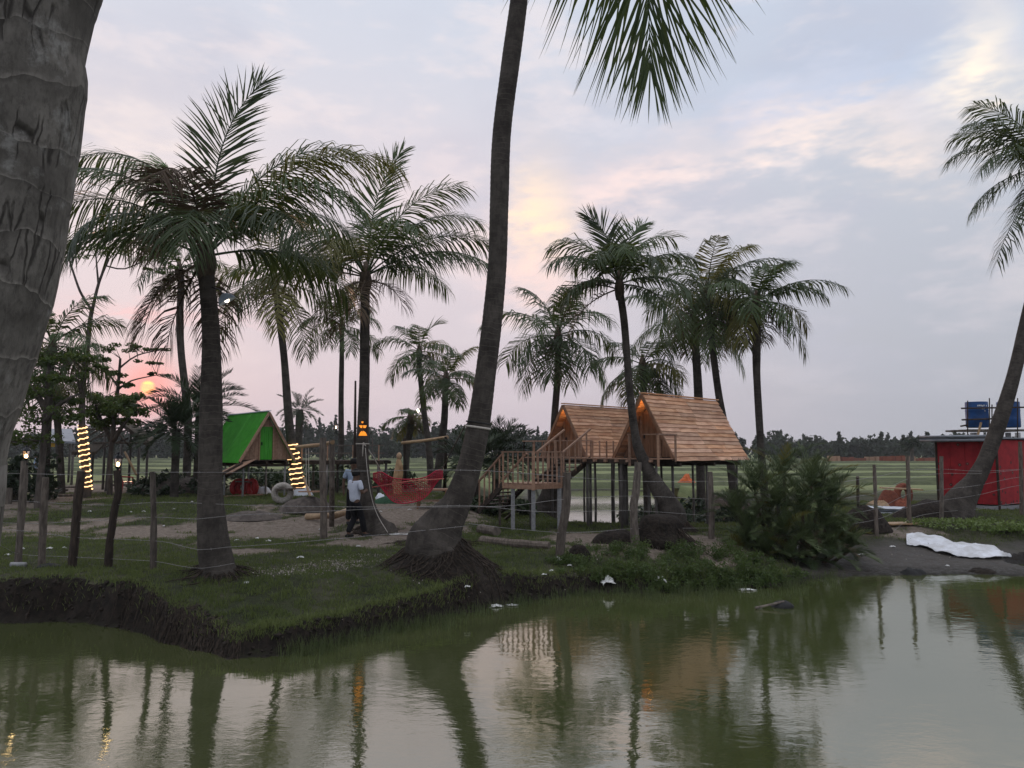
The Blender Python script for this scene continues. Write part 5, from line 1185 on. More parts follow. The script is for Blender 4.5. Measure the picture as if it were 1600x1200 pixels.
# ------------------------------------------------------------------ people
def skin_mesh(name, V, E, Rr, m, parent, root=0, sub=2):
    me = bpy.data.meshes.new(name); me.from_pydata([tuple(v) for v in V], E, []); me.update(); me.materials.append(m)
    o = link(name, me, None, parent); md = o.modifiers.new('skin', 'SKIN'); md.use_smooth_shade = True
    lay = me.skin_vertices[0] if len(me.skin_vertices) else None
    if lay:
        for i, r in enumerate(Rr):
            lay.data[i].radius = r if isinstance(r, tuple) else (r, r); lay.data[i].use_root = (i == root)
    o.modifiers.new('sub', 'SUBSURF').levels = sub; o.modifiers['sub'].render_levels = sub
    return o
def person(label, loc, rz, s=1.0, top='tee', pose=None, collar=False):
    root = thing('person', label, 'person', tuple(loc), rz); s = s
    J = dict(pel=(0, 0, .92), bel=(0, .01, 1.08), che=(0, .02, 1.27), nec=(0, .02, 1.43), hd0=(0, .035, 1.53), hd1=(0, .045, 1.60), hL=(-.09, 0, .88), hR=(.09, 0, .88), kL=(-.10, .05, .49), kR=(.10, .06, .49), aL=(-.11, -.03, .09), aR=(.12, .0, .09), tL=(-.125, .12, .035), tR=(.14, .15, .035),
             sL=(-.17, .01, 1.37), sR=(.17, .01, 1.37), eL=(-.24, .03, 1.10), eR=(.24, .03, 1.10), wL=(-.12, .24, 1.10), wR=(.12, .24, 1.14), nose=(0, .14, 1.545), earL=(-.085, .03, 1.55), earR=(.085, .03, 1.55))
    J.update(pose or {}); J = {k: Vector(v) * s for k, v in J.items()}
    names = ['pel', 'bel', 'che', 'nec', 'hd0', 'hd1', 'hL', 'hR', 'kL', 'kR', 'aL', 'aR', 'tL', 'tR', 'sL', 'sR', 'eL', 'eR', 'wL', 'wR', 'nose', 'earL', 'earR']
    rad = dict(pel=(.11, .085), bel=(.10, .08), che=(.145, .10), nec=.055, hd0=(.078, .092), hd1=(.076, .088), hL=.085, hR=.085, kL=.06, kR=.06, aL=.042, aR=.042, tL=.034, tR=.034, sL=.055, sR=.055, eL=.04, eR=.04, wL=.028, wR=.028, nose=.014, earL=.014, earR=.014)
    ed = [('pel', 'bel'), ('bel', 'che'), ('che', 'nec'), ('nec', 'hd0'), ('hd0', 'hd1'), ('pel', 'hL'), ('pel', 'hR'), ('hL', 'kL'), ('kL', 'aL'), ('aL', 'tL'), ('hR', 'kR'), ('kR', 'aR'), ('aR', 'tR'), ('che', 'sL'), ('sL', 'eL'), ('eL', 'wL'), ('che', 'sR'), ('sR', 'eR'), ('eR', 'wR'), ('hd0', 'nose'), ('hd0', 'earL'), ('hd0', 'earR')]
    V = [J[n] for n in names]; Rr = [tuple(x * s for x in rad[n]) if isinstance(rad[n], tuple) else rad[n] * s for n in names]; E = [(names.index(a), names.index(b)) for a, b in ed]
    for sd in 'LR':                       # hands: palm, four fingers, thumb at the side of the palm
        e, w = J['e' + sd], J['w' + sd]; d = (w - e).normalized(); x = d.cross(Vector((0, 0, 1))).normalized(); up = x.cross(d)
        i0 = len(V); V.append(w + d * .07 * s); Rr.append((.036 * s, .018 * s)); E.append((names.index('w' + sd), i0))
        for k, (o_, l_) in enumerate(((-.028, .065), (-.009, .078), (.010, .074), (.028, .058))):
            a = len(V); V.append(w + d * (.10 * s) + up * o_ * s); Rr.append(.010 * s); E.append((i0, a)); V.append(w + d * (.10 + l_ * .6) * s + up * o_ * s + x * .02 * s); Rr.append(.009 * s); E.append((a, a + 1))
        a = len(V); V.append(w + d * .05 * s + up * .045 * s); Rr.append(.011 * s); E.append((names.index('w' + sd), a)); V.append(w + d * .085 * s + up * .06 * s); Rr.append(.009 * s); E.append((a, a + 1))
    skin_mesh('body', V, E, Rr, M['skin'], root)
    mid = lambda a, b, t: J[a].lerp(J[b], t)
    # shirt with short sleeves, hanging over the waistband
    V = [J['pel'] + Vector((0, 0, -.09 * s)), J['bel'], J['che'], mid('che', 'nec', .72), J['sL'], J['sR'], mid('sL', 'eL', .75), mid('sR', 'eR', .75)]
    skin_mesh('shirt', V, [(0, 1), (1, 2), (2, 3), (2, 4), (2, 5), (4, 6), (5, 7)], [(.172 * s, .142 * s), (.155 * s, .122 * s), (.17 * s, .122 * s), (.075 * s, .07 * s), .078 * s, .078 * s, .068 * s, .068 * s], M[top], root)
    V = [J['pel'] + Vector((0, 0, .12 * s)), J['pel'] + Vector((0, 0, -.04 * s)), J['hL'], J['hR'], J['kL'], J['kR'], J['aL'] + Vector((0, 0, .02)), J['aR'] + Vector((0, 0, .02))]
    skin_mesh('trousers', V, [(0, 1), (1, 2), (1, 3), (2, 4), (3, 5), (4, 6), (5, 7)], [(.12 * s, .09 * s), (.125 * s, .10 * s), .094 * s, .098 * s, .082 * s, .082 * s, .078 * s, .078 * s], M['black_cloth'], root)
    for sd in 'LR':
        b = MB(); a, t = J['a' + sd], J['t' + sd]; b.tube([a + Vector((0, -.06, -.045)) * s, a + Vector((0, 0, -.04)) * s, t + Vector((0, 0, .005)) * s, t + Vector((0, .05, 0)) * s], [.03 * s, .05 * s, .045 * s, .02 * s], 8); b.build('shoe', M['tread'], root, True, world=False)
    b = MB(); hc = J['hd0'].lerp(J['hd1'], .75); q = random.Random(3); n = 14
    prof = [(.100, -.05), (.106, .0), (.104, .035), (.088, .075), (.055, .105), (.015, .118)]
    b.lathe([(r * s, z * s) for r, z in prof], hc + Vector((0, -.014, .012)) * s, n, Matrix.Rotation(R(12), 4, 'X')); b.build('hair', M['hair'], root, True, world=False)
    return root
p1 = onG(553, 840)
person('person in white t-shirt and black trousers standing by the mask palm, back turned', p1, R(-38), 1.0, 'tee', dict(kL=(-.10, .10, .49), aL=(-.10, -.12, .09), tL=(-.11, .03, .035), kR=(.12, .14, .50), aR=(.14, .22, .09), tR=(.16, .37, .035)))
p2 = Vector((at(552, 760, 21.4).x, 21.4, 0)); p2.z = gz(p2.x, p2.y)
person('person in light blue shirt half hidden behind the mask palm', p2, R(200), 1.06, 'shirt', dict(eL=(-.25, -.02, 1.10), wL=(-.26, .06, .86), eR=(.25, -.02, 1.1), wR=(.25, .05, .86)))
p3 = Vector((at(56, 742, 36).x, 36, 0)); p3.z = gz(p3.x, p3.y)
person('distant person in pale shirt at the far left behind the lanterns', p3, R(120), 1.0, 'shirt')

# ------------------------------------------------------------------ hammock, ropes and play yard
hm = thing('hammock', 'red net hammock sagging between the mask palm and the leaning trunk', 'hammock', tuple(onG(640, 800))); b = MB(); HY = 21.2
def ham(u, v):
    top = at(582 + (692 - 582) * u, 0, HY); px = 583 + (692 - 583) * u
    yt = 741 + 8 * math.sin(math.pi * u) - 6 * math.exp(-((u - .12) / .1) ** 2) - 8 * math.exp(-((u - .93) / .12) ** 2)
    sag = (7 + 34 * max(0, math.sin(math.pi * (u * .93 + .05))) ** 1.3 + 4 * math.sin(u * 9))
    return at(px, yt + sag * v, HY + .55 * math.sin(math.pi * v) * math.sin(math.pi * u) + .45 * (v - .5))
NU, NV = 34, 11
for i in range(NU + 1): b.tube([ham(i / NU, j / NV) for j in range(NV + 1)], .0075, 3, False)
for j in range(NV + 1): b.tube([ham(i / NU, j / NV) for i in range(NU + 1)], .0085, 3, False)
for k in range(-NV, NU, 2):
    d = [ham((k + j) / NU, j / NV) for j in range(NV + 1) if 0 <= k + j <= NU]
    if len(d) > 1: b.tube(d, .007, 3, False)
b.build('net', M['net'], hm)
M['rope_pink'] = mat('pink_rope', (.55, .16, .13), (.4, .11, .09), 30, .8)
for v0, m_ in ((0, 'net'), (1, 'net')):
    b = MB(); b.tube([ham(i / NU, v0) for i in range(NU + 1)], .016, 5, False); b.build('edge_cord', M[m_], hm, True)
b = MB(); b.tube([at(578, 762, 20.9), at(640, 752, 20.7), at(694, 748, 20.9)], .018, 6); b.build('spreader_cord', M['rope_pink'], hm, True)
rp_ = thing('hammock_rope', 'white rope tied round the mask palm down to the hammock', 'rope', tuple(at(569, 692, YM - .4)))
pk, rk = on_trunk(mp, 692); b = MB(); b.torus(pk, rk * 1.05, .016, None, 20, 6); b.build('knot_loop', M['cord'], rp_, True)
b = MB(); b.tube([at(568, 692, YM - rk - .05), at(584, 715, 20.6), at(599, 742, HY - .1)], .018, 6); b.build('hanging_rope', M['cord'], rp_, True)
b = MB(); b.tube([at(567.5, 692, YM - rk - .05), at(567, 702, YM - rk - .06), at(566.5, 713, YM - rk - .05)], .014, 6); b.build('loose_end', M['cord'], rp_, True)
b = MB(); pts = [at(571, 700, YM - .35), at(574, 735, YM - .42), at(580, 775, YM - .55), at(590, 805, YM - .68), at(606, 832, YM - .9)]; b.tube([p for p, _ in smooth_path([(p, 0) for p in pts], .1)], .009, 5)
o = b.build('cable', M['cord'], None, True); tag(o, 'thin pale cable running down the mask palm trunk to the ground', 'cable')
# tie band round the leaning central trunk with a guy line
pk, rk = on_trunk(cp, 668); tb = thing('trunk_tie', 'pale strap tied round the leaning central trunk with a dark guy line', 'rope', tuple(pk)); Mx = Matrix.Rotation(R(8), 3, 'Y')
b = MB(); b.torus(pk, rk * 1.04, .022, Mx.to_4x4(), 24, 6); b.build('strap', M['cord'], tb, True)
b = MB(); b.torus(pk + Vector((0, 0, .09)), rk * 1.03, .014, Mx.to_4x4(), 24, 5); b.build('strap', M['tread'], tb, True)
b = MB(); b.tube([pk + Vector((-rk, 0, .06)), at(727, 665, 15), at(708, 700, 17.5), at(690, 735, 20.9)], .012, 5); b.build('guy_line', M['tread'], tb)
# swing frame of rough posts with bamboo beam
sw = thing('swing_frame', 'rough post frame with bamboo crossbeam in front of the green hut deck', 'swing', tuple(onG(506, 842)))
p = onG(506, 842); YS = p.y
crooked([Vector((p.x, p.y, p.z - .2)), at(506, 790, YS), at(504, 740, YS), at(505, 684, YS)], [.10, .085, .08, .085], 'greywood', sw, 'post', 31)
crooked([onG(518, 822) + Vector((0, 0, -.2)), at(519, 760, 21), at(518, 687, 21)], [.08, .07, .075], 'greywood', sw, 'post', 32)
crooked([at(462, 699, 26), at(480, 697, 24.4), at(500, 695, 22), at(520, 691, 20.9)], [.05, .055, .055, .06], 'bamboo', sw, 'beam', 33)
for px in (478, 482): b = MB(); b.tube([at(px, 697, 24.5), at(px + 1, 765, 24.5)], .012, 5); b.build('swing_rope', M['cord'], sw)
b = MB(); b.beam(at(473, 768, 24.5), at(500, 768, 23.6), .3, .04); b.build('seat', M['rail'], sw)
f2 = thing('swing_frame', 'thin post frame with log crossbeam behind the hammock', 'swing', tuple(onG(632, 760)))
crooked([onG(634, 762) + Vector((0, 0, -.2)), at(633, 725, 31), at(632, 685, 31)], [.08, .07, .07], 'dkwood', f2, 'post', 34)
crooked([at(628, 692, 31), at(660, 689, 30.5), at(700, 683, 30)], [.06, .06, .07], 'bamboo', f2, 'beam', 35)
crooked([onG(694, 768) + Vector((0, 0, -.2)), at(696, 725, 30), at(697, 682, 30)], [.08, .07, .07], 'dkwood', f2, 'post', 36)
o = MB().tube([onG(480, 812) + Vector((0, 0, .09)), at(522, 806, 22.2), onG(562, 799) + Vector((0, 0, .12))], [.10, .095, .10], 10, wob=.04).build('bamboo_log', M['bamboo'], None, True); tag(o, 'pale bamboo log lying on the sand behind the swing post', 'log')
p = at(554, 760, 27); o = MB().tube([(p.x, 27, .1), at(555, 660, 27), at(555.5, 595, 27)], [.06, .05, .035], 7).build('tall_pole', M['dkwood'], None, True); tag(o, 'tall thin bare pole left of the mask palm', 'pole')
sc_ = thing('carved_figure', 'tall pale wooden figure post behind the hammock', 'statue', tuple(onG(621, 768)))
b = MB(); c = at(621, 748, 26); b.tube([c + Vector((.02, 0, -.5)), c + Vector((0, 0, -.1)), c + Vector((.03, 0, .2)), c + Vector((.05, 0, .45)), c + Vector((.04, 0, .66))], [.16, .14, .15, .11, .07], 8, wob=.18, seed=3); b.build('torso', M['bamboo'], sc_)
b = MB(); b.lathe([(.05, .64), (.085, .70), (.09, .78), (.06, .85), (.02, .88)], c + Vector((.05, 0, 0)), 8); b.build('head', M['bamboo'], sc_, True)
tb_ = thing('work_table', 'low rough wooden bench table right of the hammock', 'table', tuple(onG(672, 790))); pt = at(676, 765, 25)
b = MB(); b.box(pt, (1.1, .6, .05), .1); b.build('top', M['rail'], tb_)
for dx in (-.45, .45):
    for dy in (-.22, .22): b = MB(); b.box((pt.x + dx, pt.y + dy, (pt.z + gz(pt.x + dx, pt.y + dy)) / 2 - .05), (.06, .06, pt.z - gz(pt.x + dx, pt.y + dy) + .1)); b.build('leg', M['board'], tb_)
b = MB(); b.box((pt.x, pt.y, pt.z - .35), (.95, .5, .03), .1); b.build('shelf', M['board'], tb_)
def heap(name, label, cat, px, py, rx, rh, m, seed, rock=.25, squash=.7, lift=0):
    p = onG(px, py); b = MB(); n, nr = 30, 11
    A = 2 * np.pi * np.arange(n) / n; Fq = np.linspace(0, 1, nr); AA, FF = np.meshgrid(A, Fq)
    X = np.cos(AA) * FF * rx; Y = np.sin(AA) * FF * rx; s_ = 1 / max(rx, .2)
    k = 1 + rock * 1.6 * fbm(X * 1.6 * s_ + seed * 3.1, Y * 1.6 * s_, seed); X = X * k; Y = Y * k * squash
    Z = rh * (1 - FF ** 2.2) * (1 + rock * 2.4 * fbm(X * 3.2 * s_ + seed, Y * 3.2 * s_, seed + 1, 4)) + rh * rock * .8 * fbm(X * 9 * s_, Y * 9 * s_ + seed, seed + 2, 3) * (1 - FF ** 4) - .06 * FF ** 6
    for i in range(nr):
        for j in range(n): b.v.append((p.x + X[i, j], p.y + Y[i, j], p.z + lift + Z[i, j]))
    for i in range(nr - 1):
        for j in range(n): b.f.append((i * n + j, i * n + (j + 1) % n, (i + 1) * n + (j + 1) % n, (i + 1) * n + j))
    o = b.build(name, M[m], None, True); tag(o, label, cat); return o
M['greennet'] = mat('green_net', (.03, .09, .045), (.012, .04, .02), 25, .8, bump=.8)
heap('net_heap', 'crumpled dark green net heap under the hammock', 'net', 605, 786, .55, .22, 'greennet', 3)
heap('white_sack', 'white sack lying under the green hut', 'sack', 411, 772, .40, .32, 'cloth', 4, .3)
heap('white_sack', 'crumpled white bag on the sand below the hammock', 'sack', 594, 780, .22, .2, 'cloth', 14, .4)
# tyres
def tyre(par, c, rx, ang, m, Rr=.25, r=.10, half=False):
    Mt = (Matrix.Rotation(ang, 4, 'Z') @ Matrix.Rotation(R(90), 4, 'X')); b = MB(); b.torus(c, Rr, r, Mt, 24, 10); return b.build('tyre', M[m], par, True)
ts = thing('tyre_seat', 'bench of red painted tyres standing under the green hut', 'seat', tuple(onG(382, 775)))
for px, a in ((372, 50), (382, 20), (394, -40)):
    c = onG(px, 773); tyre(ts, c + Vector((0, 0, .28)), 0, R(a), 'red_tyre', .27, .10)
b = MB(); b.beam(at(368, 752, onG(372, 773).y), at(398, 753, onG(394, 773).y), .35, .04); b.build('seat_board', M['greywood'], ts)
tw_ = thing('tyre_seat', 'white painted tyre standing upright with a board across, left of the lit palm', 'seat', tuple(onG(441, 788))); c = onG(441, 786) + Vector((0, 0, .30)); tyre(tw_, c, 0, R(12), 'white_tyre', .25, .105)
b = MB(); b.beam(at(431, 764, c.y - .1), at(474, 763, c.y - .1), .3, .035); b.build('seat_board', M['greywood'], tw_)
o = MB().beam(onG(352, 777) + Vector((0, 0, .03)), onG(408, 774) + Vector((0, 0, .03)), .2, .04).build('loose_plank', M['rail']); tag(o, 'pale plank lying on the grass in front of the red tyres', 'plank')
# white wrapped base and prop of the rope light palm
wb = thing('palm_wrap', 'white painted cloth wrapped round the foot of the rope light palm', 'cloth', tuple(at(474, 785, YR)))
pw = [(at(474, 792, YR), .46), (at(473, 778, YR), .42), (at(470, 763, YR), .30)]; b = MB(); b.tube([p for p, _ in pw], [r for _, r in pw], 12, False, wob=.08); b.build('wrap', M['cloth'], wb, True)
o = MB().beam(at(474, 745, YR - .6), at(488, 785, YR - .9), .08, .05).build('prop_board', M['bamboo']); tag(o, 'slanted yellow board leaning on the rope light palm', 'board')
M['earth'] = mat('grey_earth', (.13, .11, .095), (.06, .05, .045), 6, .95, bump=.8, bdist=.05)
heap('earth_mound', 'grey earth mound around the foot of the rope light palm', 'mound', 478, 797, .95, .42, 'earth', 7)
heap('earth_mound', 'grey earth heap left of the green hut ramp', 'mound', 270, 770, 2.0, .7, 'earth', 8)
heap('earth_mound', 'low brown earth heap in front of the grass, left of the swing post', 'mound', 392, 808, 1.0, .18, 'earth', 9)
for k, (px, py) in enumerate(((290, 768), (300, 764), (312, 762))):
    o = MB().beam(onG(px - 14, py + 4) + Vector((0, 0, .05)), onG(px + 14, py - 10) + Vector((0, 0, .4)), .3, .04).build('leaning_board', M['greywood']); tag(o, ['left', 'middle', 'right'][k] + ' of three grey boards propped on the earth heap by the ramp', 'board', 'boards on the earth heap')

# red plastic chair
rc = onG(199, 769); ch = thing('plastic_chair', 'red plastic chair with slatted back near the lantern post', 'chair', tuple(rc), R(-60)); B = lambda n, b: b.build(n, M['redplastic'], ch, False, world=False)
for sx in (-.22, .22):
    for sy in (-.2, .2): b = MB(); b.tube([(sx * 1.12, sy * 1.15, 0), (sx, sy, .42)], [.025, .035], 6); B('leg', b)
    b = MB(); b.tube([(sx, -.2, .42), (sx * 1.02, -.27, .66), (sx * .95, -.32, .90)], .026, 6); B('back_post', b)
    b = MB(); b.tube([(sx * 1.1, .2, .42), (sx * 1.2, .18, .62), (sx * 1.15, -.27, .66)], .022, 6); B('arm_rest', b)
b = MB(); b.box((0, 0, .43), (.46, .44, .03)); B('seat', b)
for k in range(5): b = MB(); b.tube([(-.14 + k * .07, -.22, .45), (-.14 + k * .07, -.29, .70), (-.14 + k * .07, -.32, .88)], .016, 5); B('back_slat', b)
b = MB(); b.tube([(-.22, -.32, .90), (0, -.34, .94), (.22, -.32, .90)], .03, 6); B('top_rail', b)

# unfinished thatched hut frame and blue roofed shed at far left
uh = thing('unfinished_hut', 'unfinished pole hut frame with slanting dark thatch at the left', 'hut', tuple(at(185, 755, 34)))
Yh = 34
def pole(par, pts, r=.05, m='greywood', name='pole'): b = MB(); b.tube(pts, r, 6); return b.build(name, M[m], par, True)
for px, py, y in ((146, 690, 33), (165, 668, 35), (205, 668, 35), (218, 688, 33), (231, 690, 36), (190, 690, 36)):
    t = at(px, py, y); pole(uh, [(t.x, y, gz(t.x, y) - .2), tuple(t)], .055, 'stilt', 'post')
for a, c, y0, y1 in (((140, 680), (180, 655), 33, 34), ((180, 655), (232, 690), 34, 33.5), ((146, 692), (232, 692), 33, 33), ((150, 672), (190, 668), 34, 34), ((138, 672), (165, 668), 33, 34), ((160, 700), (200, 685), 34, 34), ((176, 668), (205, 700), 33, 33), ((140, 690), (185, 660), 35, 35), ((150, 684), (200, 672), 33, 33)):
    pole(uh, [at(*a, y0), at(*c, y1)], .04)
b = MB(); q0, q1, q2, q3 = at(181, 653, 34), at(198, 652, 36.5), at(240, 684, 36.5), at(233, 694, 33.2)
b.add([q0, q1, q2, q3] + [p + Vector((0, 0, -.18)) for p in (q0, q1, q2, q3)], [(0, 1, 2, 3), (7, 6, 5, 4), (0, 4, 5, 1), (1, 5, 6, 2), (2, 6, 7, 3), (3, 7, 4, 0)]); b.build('thatch', M['thatch'], uh)
b = MB(); q0, q1, q2, q3 = at(140, 694, 33), at(112, 706, 31.5), at(150, 706, 31.5), at(165, 690, 33.5)
b.add([q0, q1, q2, q3] + [p + Vector((0, 0, -.12)) for p in (q0, q1, q2, q3)], [(0, 1, 2, 3), (7, 6, 5, 4), (0, 4, 5, 1), (1, 5, 6, 2), (2, 6, 7, 3), (3, 7, 4, 0)]); b.build('thatch', M['thatch'], uh)
pole(uh, [at(195, 706, 32), at(213, 742, 31.5)], .05, 'bamboo', 'prop')
sd_ = thing('open_shed', 'small open shed with blue grey roof at the far left', 'shed', tuple(at(90, 745, 40)))
q0, q1, q2, q3 = at(66, 688, 39), at(118, 690, 39), at(112, 670, 43), at(72, 670, 43); b = MB(); b.add([q0, q1, q2, q3] + [p + Vector((0, 0, -.1)) for p in (q0, q1, q2, q3)], [(0, 1, 2, 3), (7, 6, 5, 4), (0, 4, 5, 1), (1, 5, 6, 2), (2, 6, 7, 3), (3, 7, 4, 0)]); b.build('roof', M['tin'], sd_)
for px, y in ((69, 39.3), (98, 39.3), (115, 39.3), (74, 42.6), (110, 42.6)):
    t = at(px, 688, y); pole(sd_, [(t.x, y, gz(t.x, y) - .2), (t.x, y, t.z + .02)], .06, 'stilt', 'post')
M['bluecloth'] = mat('blue_cloth', (.06, .16, .42), (.04, .1, .3), 6, .8); M['yellowcloth'] = mat('yellow_cloth', (.6, .36, .06), (.45, .26, .04), 6, .8)
for k, (px, mm) in enumerate(((70, 'bluecloth'), (76, 'cloth'), (83, 'yellowcloth'), (93, 'bluecloth'))):
    t = at(px, 690, 39.2); b = MB(); b.box((t.x, t.y, t.z - .14), (.2, .03, .26)); o = b.build('bunting_flag', M[mm], None); tag(o, ['left blue', 'white', 'yellow', 'right blue'][k] + ' cloth hanging from the edge of the blue grey shed roof', 'cloth', 'cloths under the shed roof')
# timber litter heaps at far left
for k, (px, py, a, l) in enumerate(((60, 770, .3, 2.2), (100, 764, -.2, 2.6), (85, 778, .1, 1.8), (210, 760, .2, 2.0), (150, 755, -.3, 2.4))):
    p = onG(px, py); d = Vector((math.cos(a), math.sin(a), 0)) * l / 2; o = MB().tube([p - d + Vector((0, 0, .07)), p + d + Vector((0, 0, .10))], [.06, .05], 7).build('fallen_pole', M['greywood'], None, True)
    tag(o, ['grey pole on the ground between the first two fence posts', 'grey pole on the ground left of the rope light tree', 'shortest grey pole on the ground, nearest the grass at far left', 'grey pole on the ground behind the red chair', 'grey pole on the ground in front of the unfinished hut'][k], 'pole', 'poles on the far left ground')
p = on(15, 812, .05); o = MB().box(at(12, 775, 14.6), (.16, .03, .30)).build('hanging_board', M['greywood']); tag(o, 'small dark board hung on the fence wire at the left edge', 'board')
o = MB().tube([onG(17, 886) + Vector((0, 0, .04)), onG(40, 886) + Vector((0, 0, .04))], .05, 10).build('pipe_piece', M['concrete'], None, True); tag(o, 'short grey pipe piece lying by the leftmost post', 'pipe')
heap('dark_rag', 'dark rag heap on the grass at the foot of the second post', 'rag', 80, 886, .28, .06, 'tread', 5, .5)

# ------------------------------------------------------------------ logs, stumps and rubbish on the bank
def log(label, pts, r, m='bark'):
    o = MB().tube([p for p, _ in smooth_path([(q, 0) for q in pts], .2)], r, 10, wob=.08, seed=1).build('log', M[m], None, False); tag(o, label, 'log')
log('short cut log with dark end right of the leaning trunk', [onG(750, 834) + Vector((0, .1, .12)), onG(776, 838) + Vector((0, 0, .12))], .125, 'greywood')
log('long fallen grey trunk lying on the bank right of the root mound', [onG(752, 848) + Vector((0, 0, .06)), onG(800, 854) + Vector((0, 0, .07)), onG(858, 858) + Vector((0, 0, .06))], .10, 'greywood')
st2 = thing('palm_stump', 'big dark cut palm stump among roots in front of the deck palm', 'stump', tuple(onG(1030, 850)))
p = onG(1030, 848); b = MB(); b.lathe([(.66, -.1), (.60, .10), (.55, .22), (.52, .34), (.50, .46), (.45, .56), (.36, .62), (.22, .66), (.05, .68)], p, 32); b.v = [(v[0] + .30 * float(fbm(np.array([v[0] * 3]), np.array([v[2] * 3 + v[1] * 2]), 61)[0]), v[1] + .25 * float(fbm(np.array([v[0] * 3 + 7]), np.array([v[2] * 3]), 62)[0]), v[2] + .22 * float(fbm(np.array([v[0] * 2.5]), np.array([v[1] * 2.5]), 63)[0])) for v in b.v]; b.build('stump', M['soil'], st2, True)
q = random.Random(9); b = MB()
for k in range(170):
    a = q.uniform(0, 6.28); r0 = .5; L = q.uniform(.2, .55); pp = []
    for s in range(5): f = s / 4; r = r0 + L * f; x, y = p.x + math.cos(a + .2 * f) * r, p.y + math.sin(a + .2 * f) * r * .8; pp.append((x, y, gz(x, y) + .42 * q.uniform(.3, 1) * (1 - f) ** 1.6 + .01))
    b.tube(pp, [.016, .014, .012, .01, .005], 4, False)
b.build('roots', M['root'], st2)['kind'] = 'stuff'
heap('root_clump', 'dark fibrous root clump left of the big stump', 'stump', 962, 846, .6, .30, 'soil', 11)
heap('root_clump', 'brown earth cone at the foot of the deck palm', 'mound', 1050, 806, .75, .55, 'earth', 12)
heap('soil_clod', 'dark soil clod beside the grey fence post above the water', 'mound', 905, 872, .28, .30, 'soil', 13)
heap('husk_heap', 'pile of tan husks under the right hut', 'heap', 1082, 806, .5, .28, 'bamboo', 15, .6)
heap('orange_tarpaulin', 'crumpled orange tarpaulin seen under the right hut', 'tarpaulin', 1072, 757, .55, .55, 'orange', 16, .6)
heap('black_bag', 'soaked black bag at the mud edge near the white sheet', 'bag', 1426, 897, .28, .12, 'tread', 17, .5)
heap('mud_lump', 'dark wet mud lump at the water edge on the right', 'mound', 1535, 893, .35, .07, 'soil', 18, .5)
p = on(1222, 948, WZ); b = MB(); b.lathe([(.18, -.05), (.20, .02), (.13, .08), (.03, .11)], p, 10); b.v = [(v[0] * 1 + .05 * math.sin(v[2] * 60), v[1], v[2]) for v in b.v]; o = b.build('floating_debris', M['tread'], None, True); tag(o, 'black debris floating on the pond near the thicket', 'debris')
o = MB().tube([on(1180, 950, WZ + .02), on(1225, 940, WZ + .10)], .02, 6).build('floating_stick', M['greywood']); tag(o, 'pale stick floating beside the black debris', 'stick')
def rag(label, px, py, w, h, seed, z=None, name='plastic_scrap', group=None, rise=.12):
    p = onG(px, py); q = random.Random(seed); n = 7; b = MB(); z = p.z if z is None else max(p.z, z)
    for i in range(n):
        for j in range(n):
            u, v = i / (n - 1) - .5, j / (n - 1) - .5; b.v.append((p.x + u * w * (1 + .3 * q.uniform(-1, 1)), p.y + v * h * (1 + .3 * q.uniform(-1, 1)), z + .012 + rise * q.random() * (1 - 2.8 * (u * u + v * v))))
    for i in range(n - 1):
        for j in range(n - 1): b.f.append((i * n + j, i * n + j + 1, (i + 1) * n + j + 1, (i + 1) * n + j))
    o = b.build(name, M['litter'], None, False); md = o.modifiers.new('thick', 'SOLIDIFY'); md.thickness = .004; tag(o, label, 'litter', group); return o
rag('large white plastic bag caught at the water edge below the grey post', 950, 912, .26, .16, 1, WZ + .05, 'plastic_bag', rise=.16)
rag('second white plastic bag at the water edge, under the weeds', 1030, 911, .24, .16, 2, WZ + .05, 'plastic_bag', rise=.13)
rag('flat white scrap floating at the edge of the weeds', 1168, 942, .3, .12, 3, WZ, rise=.03)
rag('pale orange scrap on the water by the bank', 800, 957, .18, .1, 4, WZ, rise=.03)
rag('white cup lying at the foot of the grey fence post', 872, 878, .12, .1, 5, rise=.14)
rag('pale blue scrap on the water below the bank', 776, 954, .22, .1, 6, WZ, rise=.05)
scr = [(12, 868), (36, 859), (78, 858), (100, 857), (205, 801), (225, 800), (272, 796), (256, 823), (318, 836), (402, 842), (420, 846), (370, 845), (300, 785), (350, 790), (612, 778), (640, 797), (595, 800), (560, 855), (470, 872), (500, 828), (385, 912), (640, 880), (730, 922), (850, 900), (862, 893), (890, 885), (1490, 815), (1560, 818), (1395, 855), (1480, 885), (1345, 868), (240, 870), (140, 800)]
for k, (px, py) in enumerate(scr):
    o = rag('small white litter scrap lying on the bank', px, py, rnd.uniform(.05, .13), rnd.uniform(.05, .10), 50 + k, group='white litter scraps on the ground', rise=.035)
rag('long pale strip lying across the grass below the mask palm', 628, 836, .7, .12, 91, rise=.05)
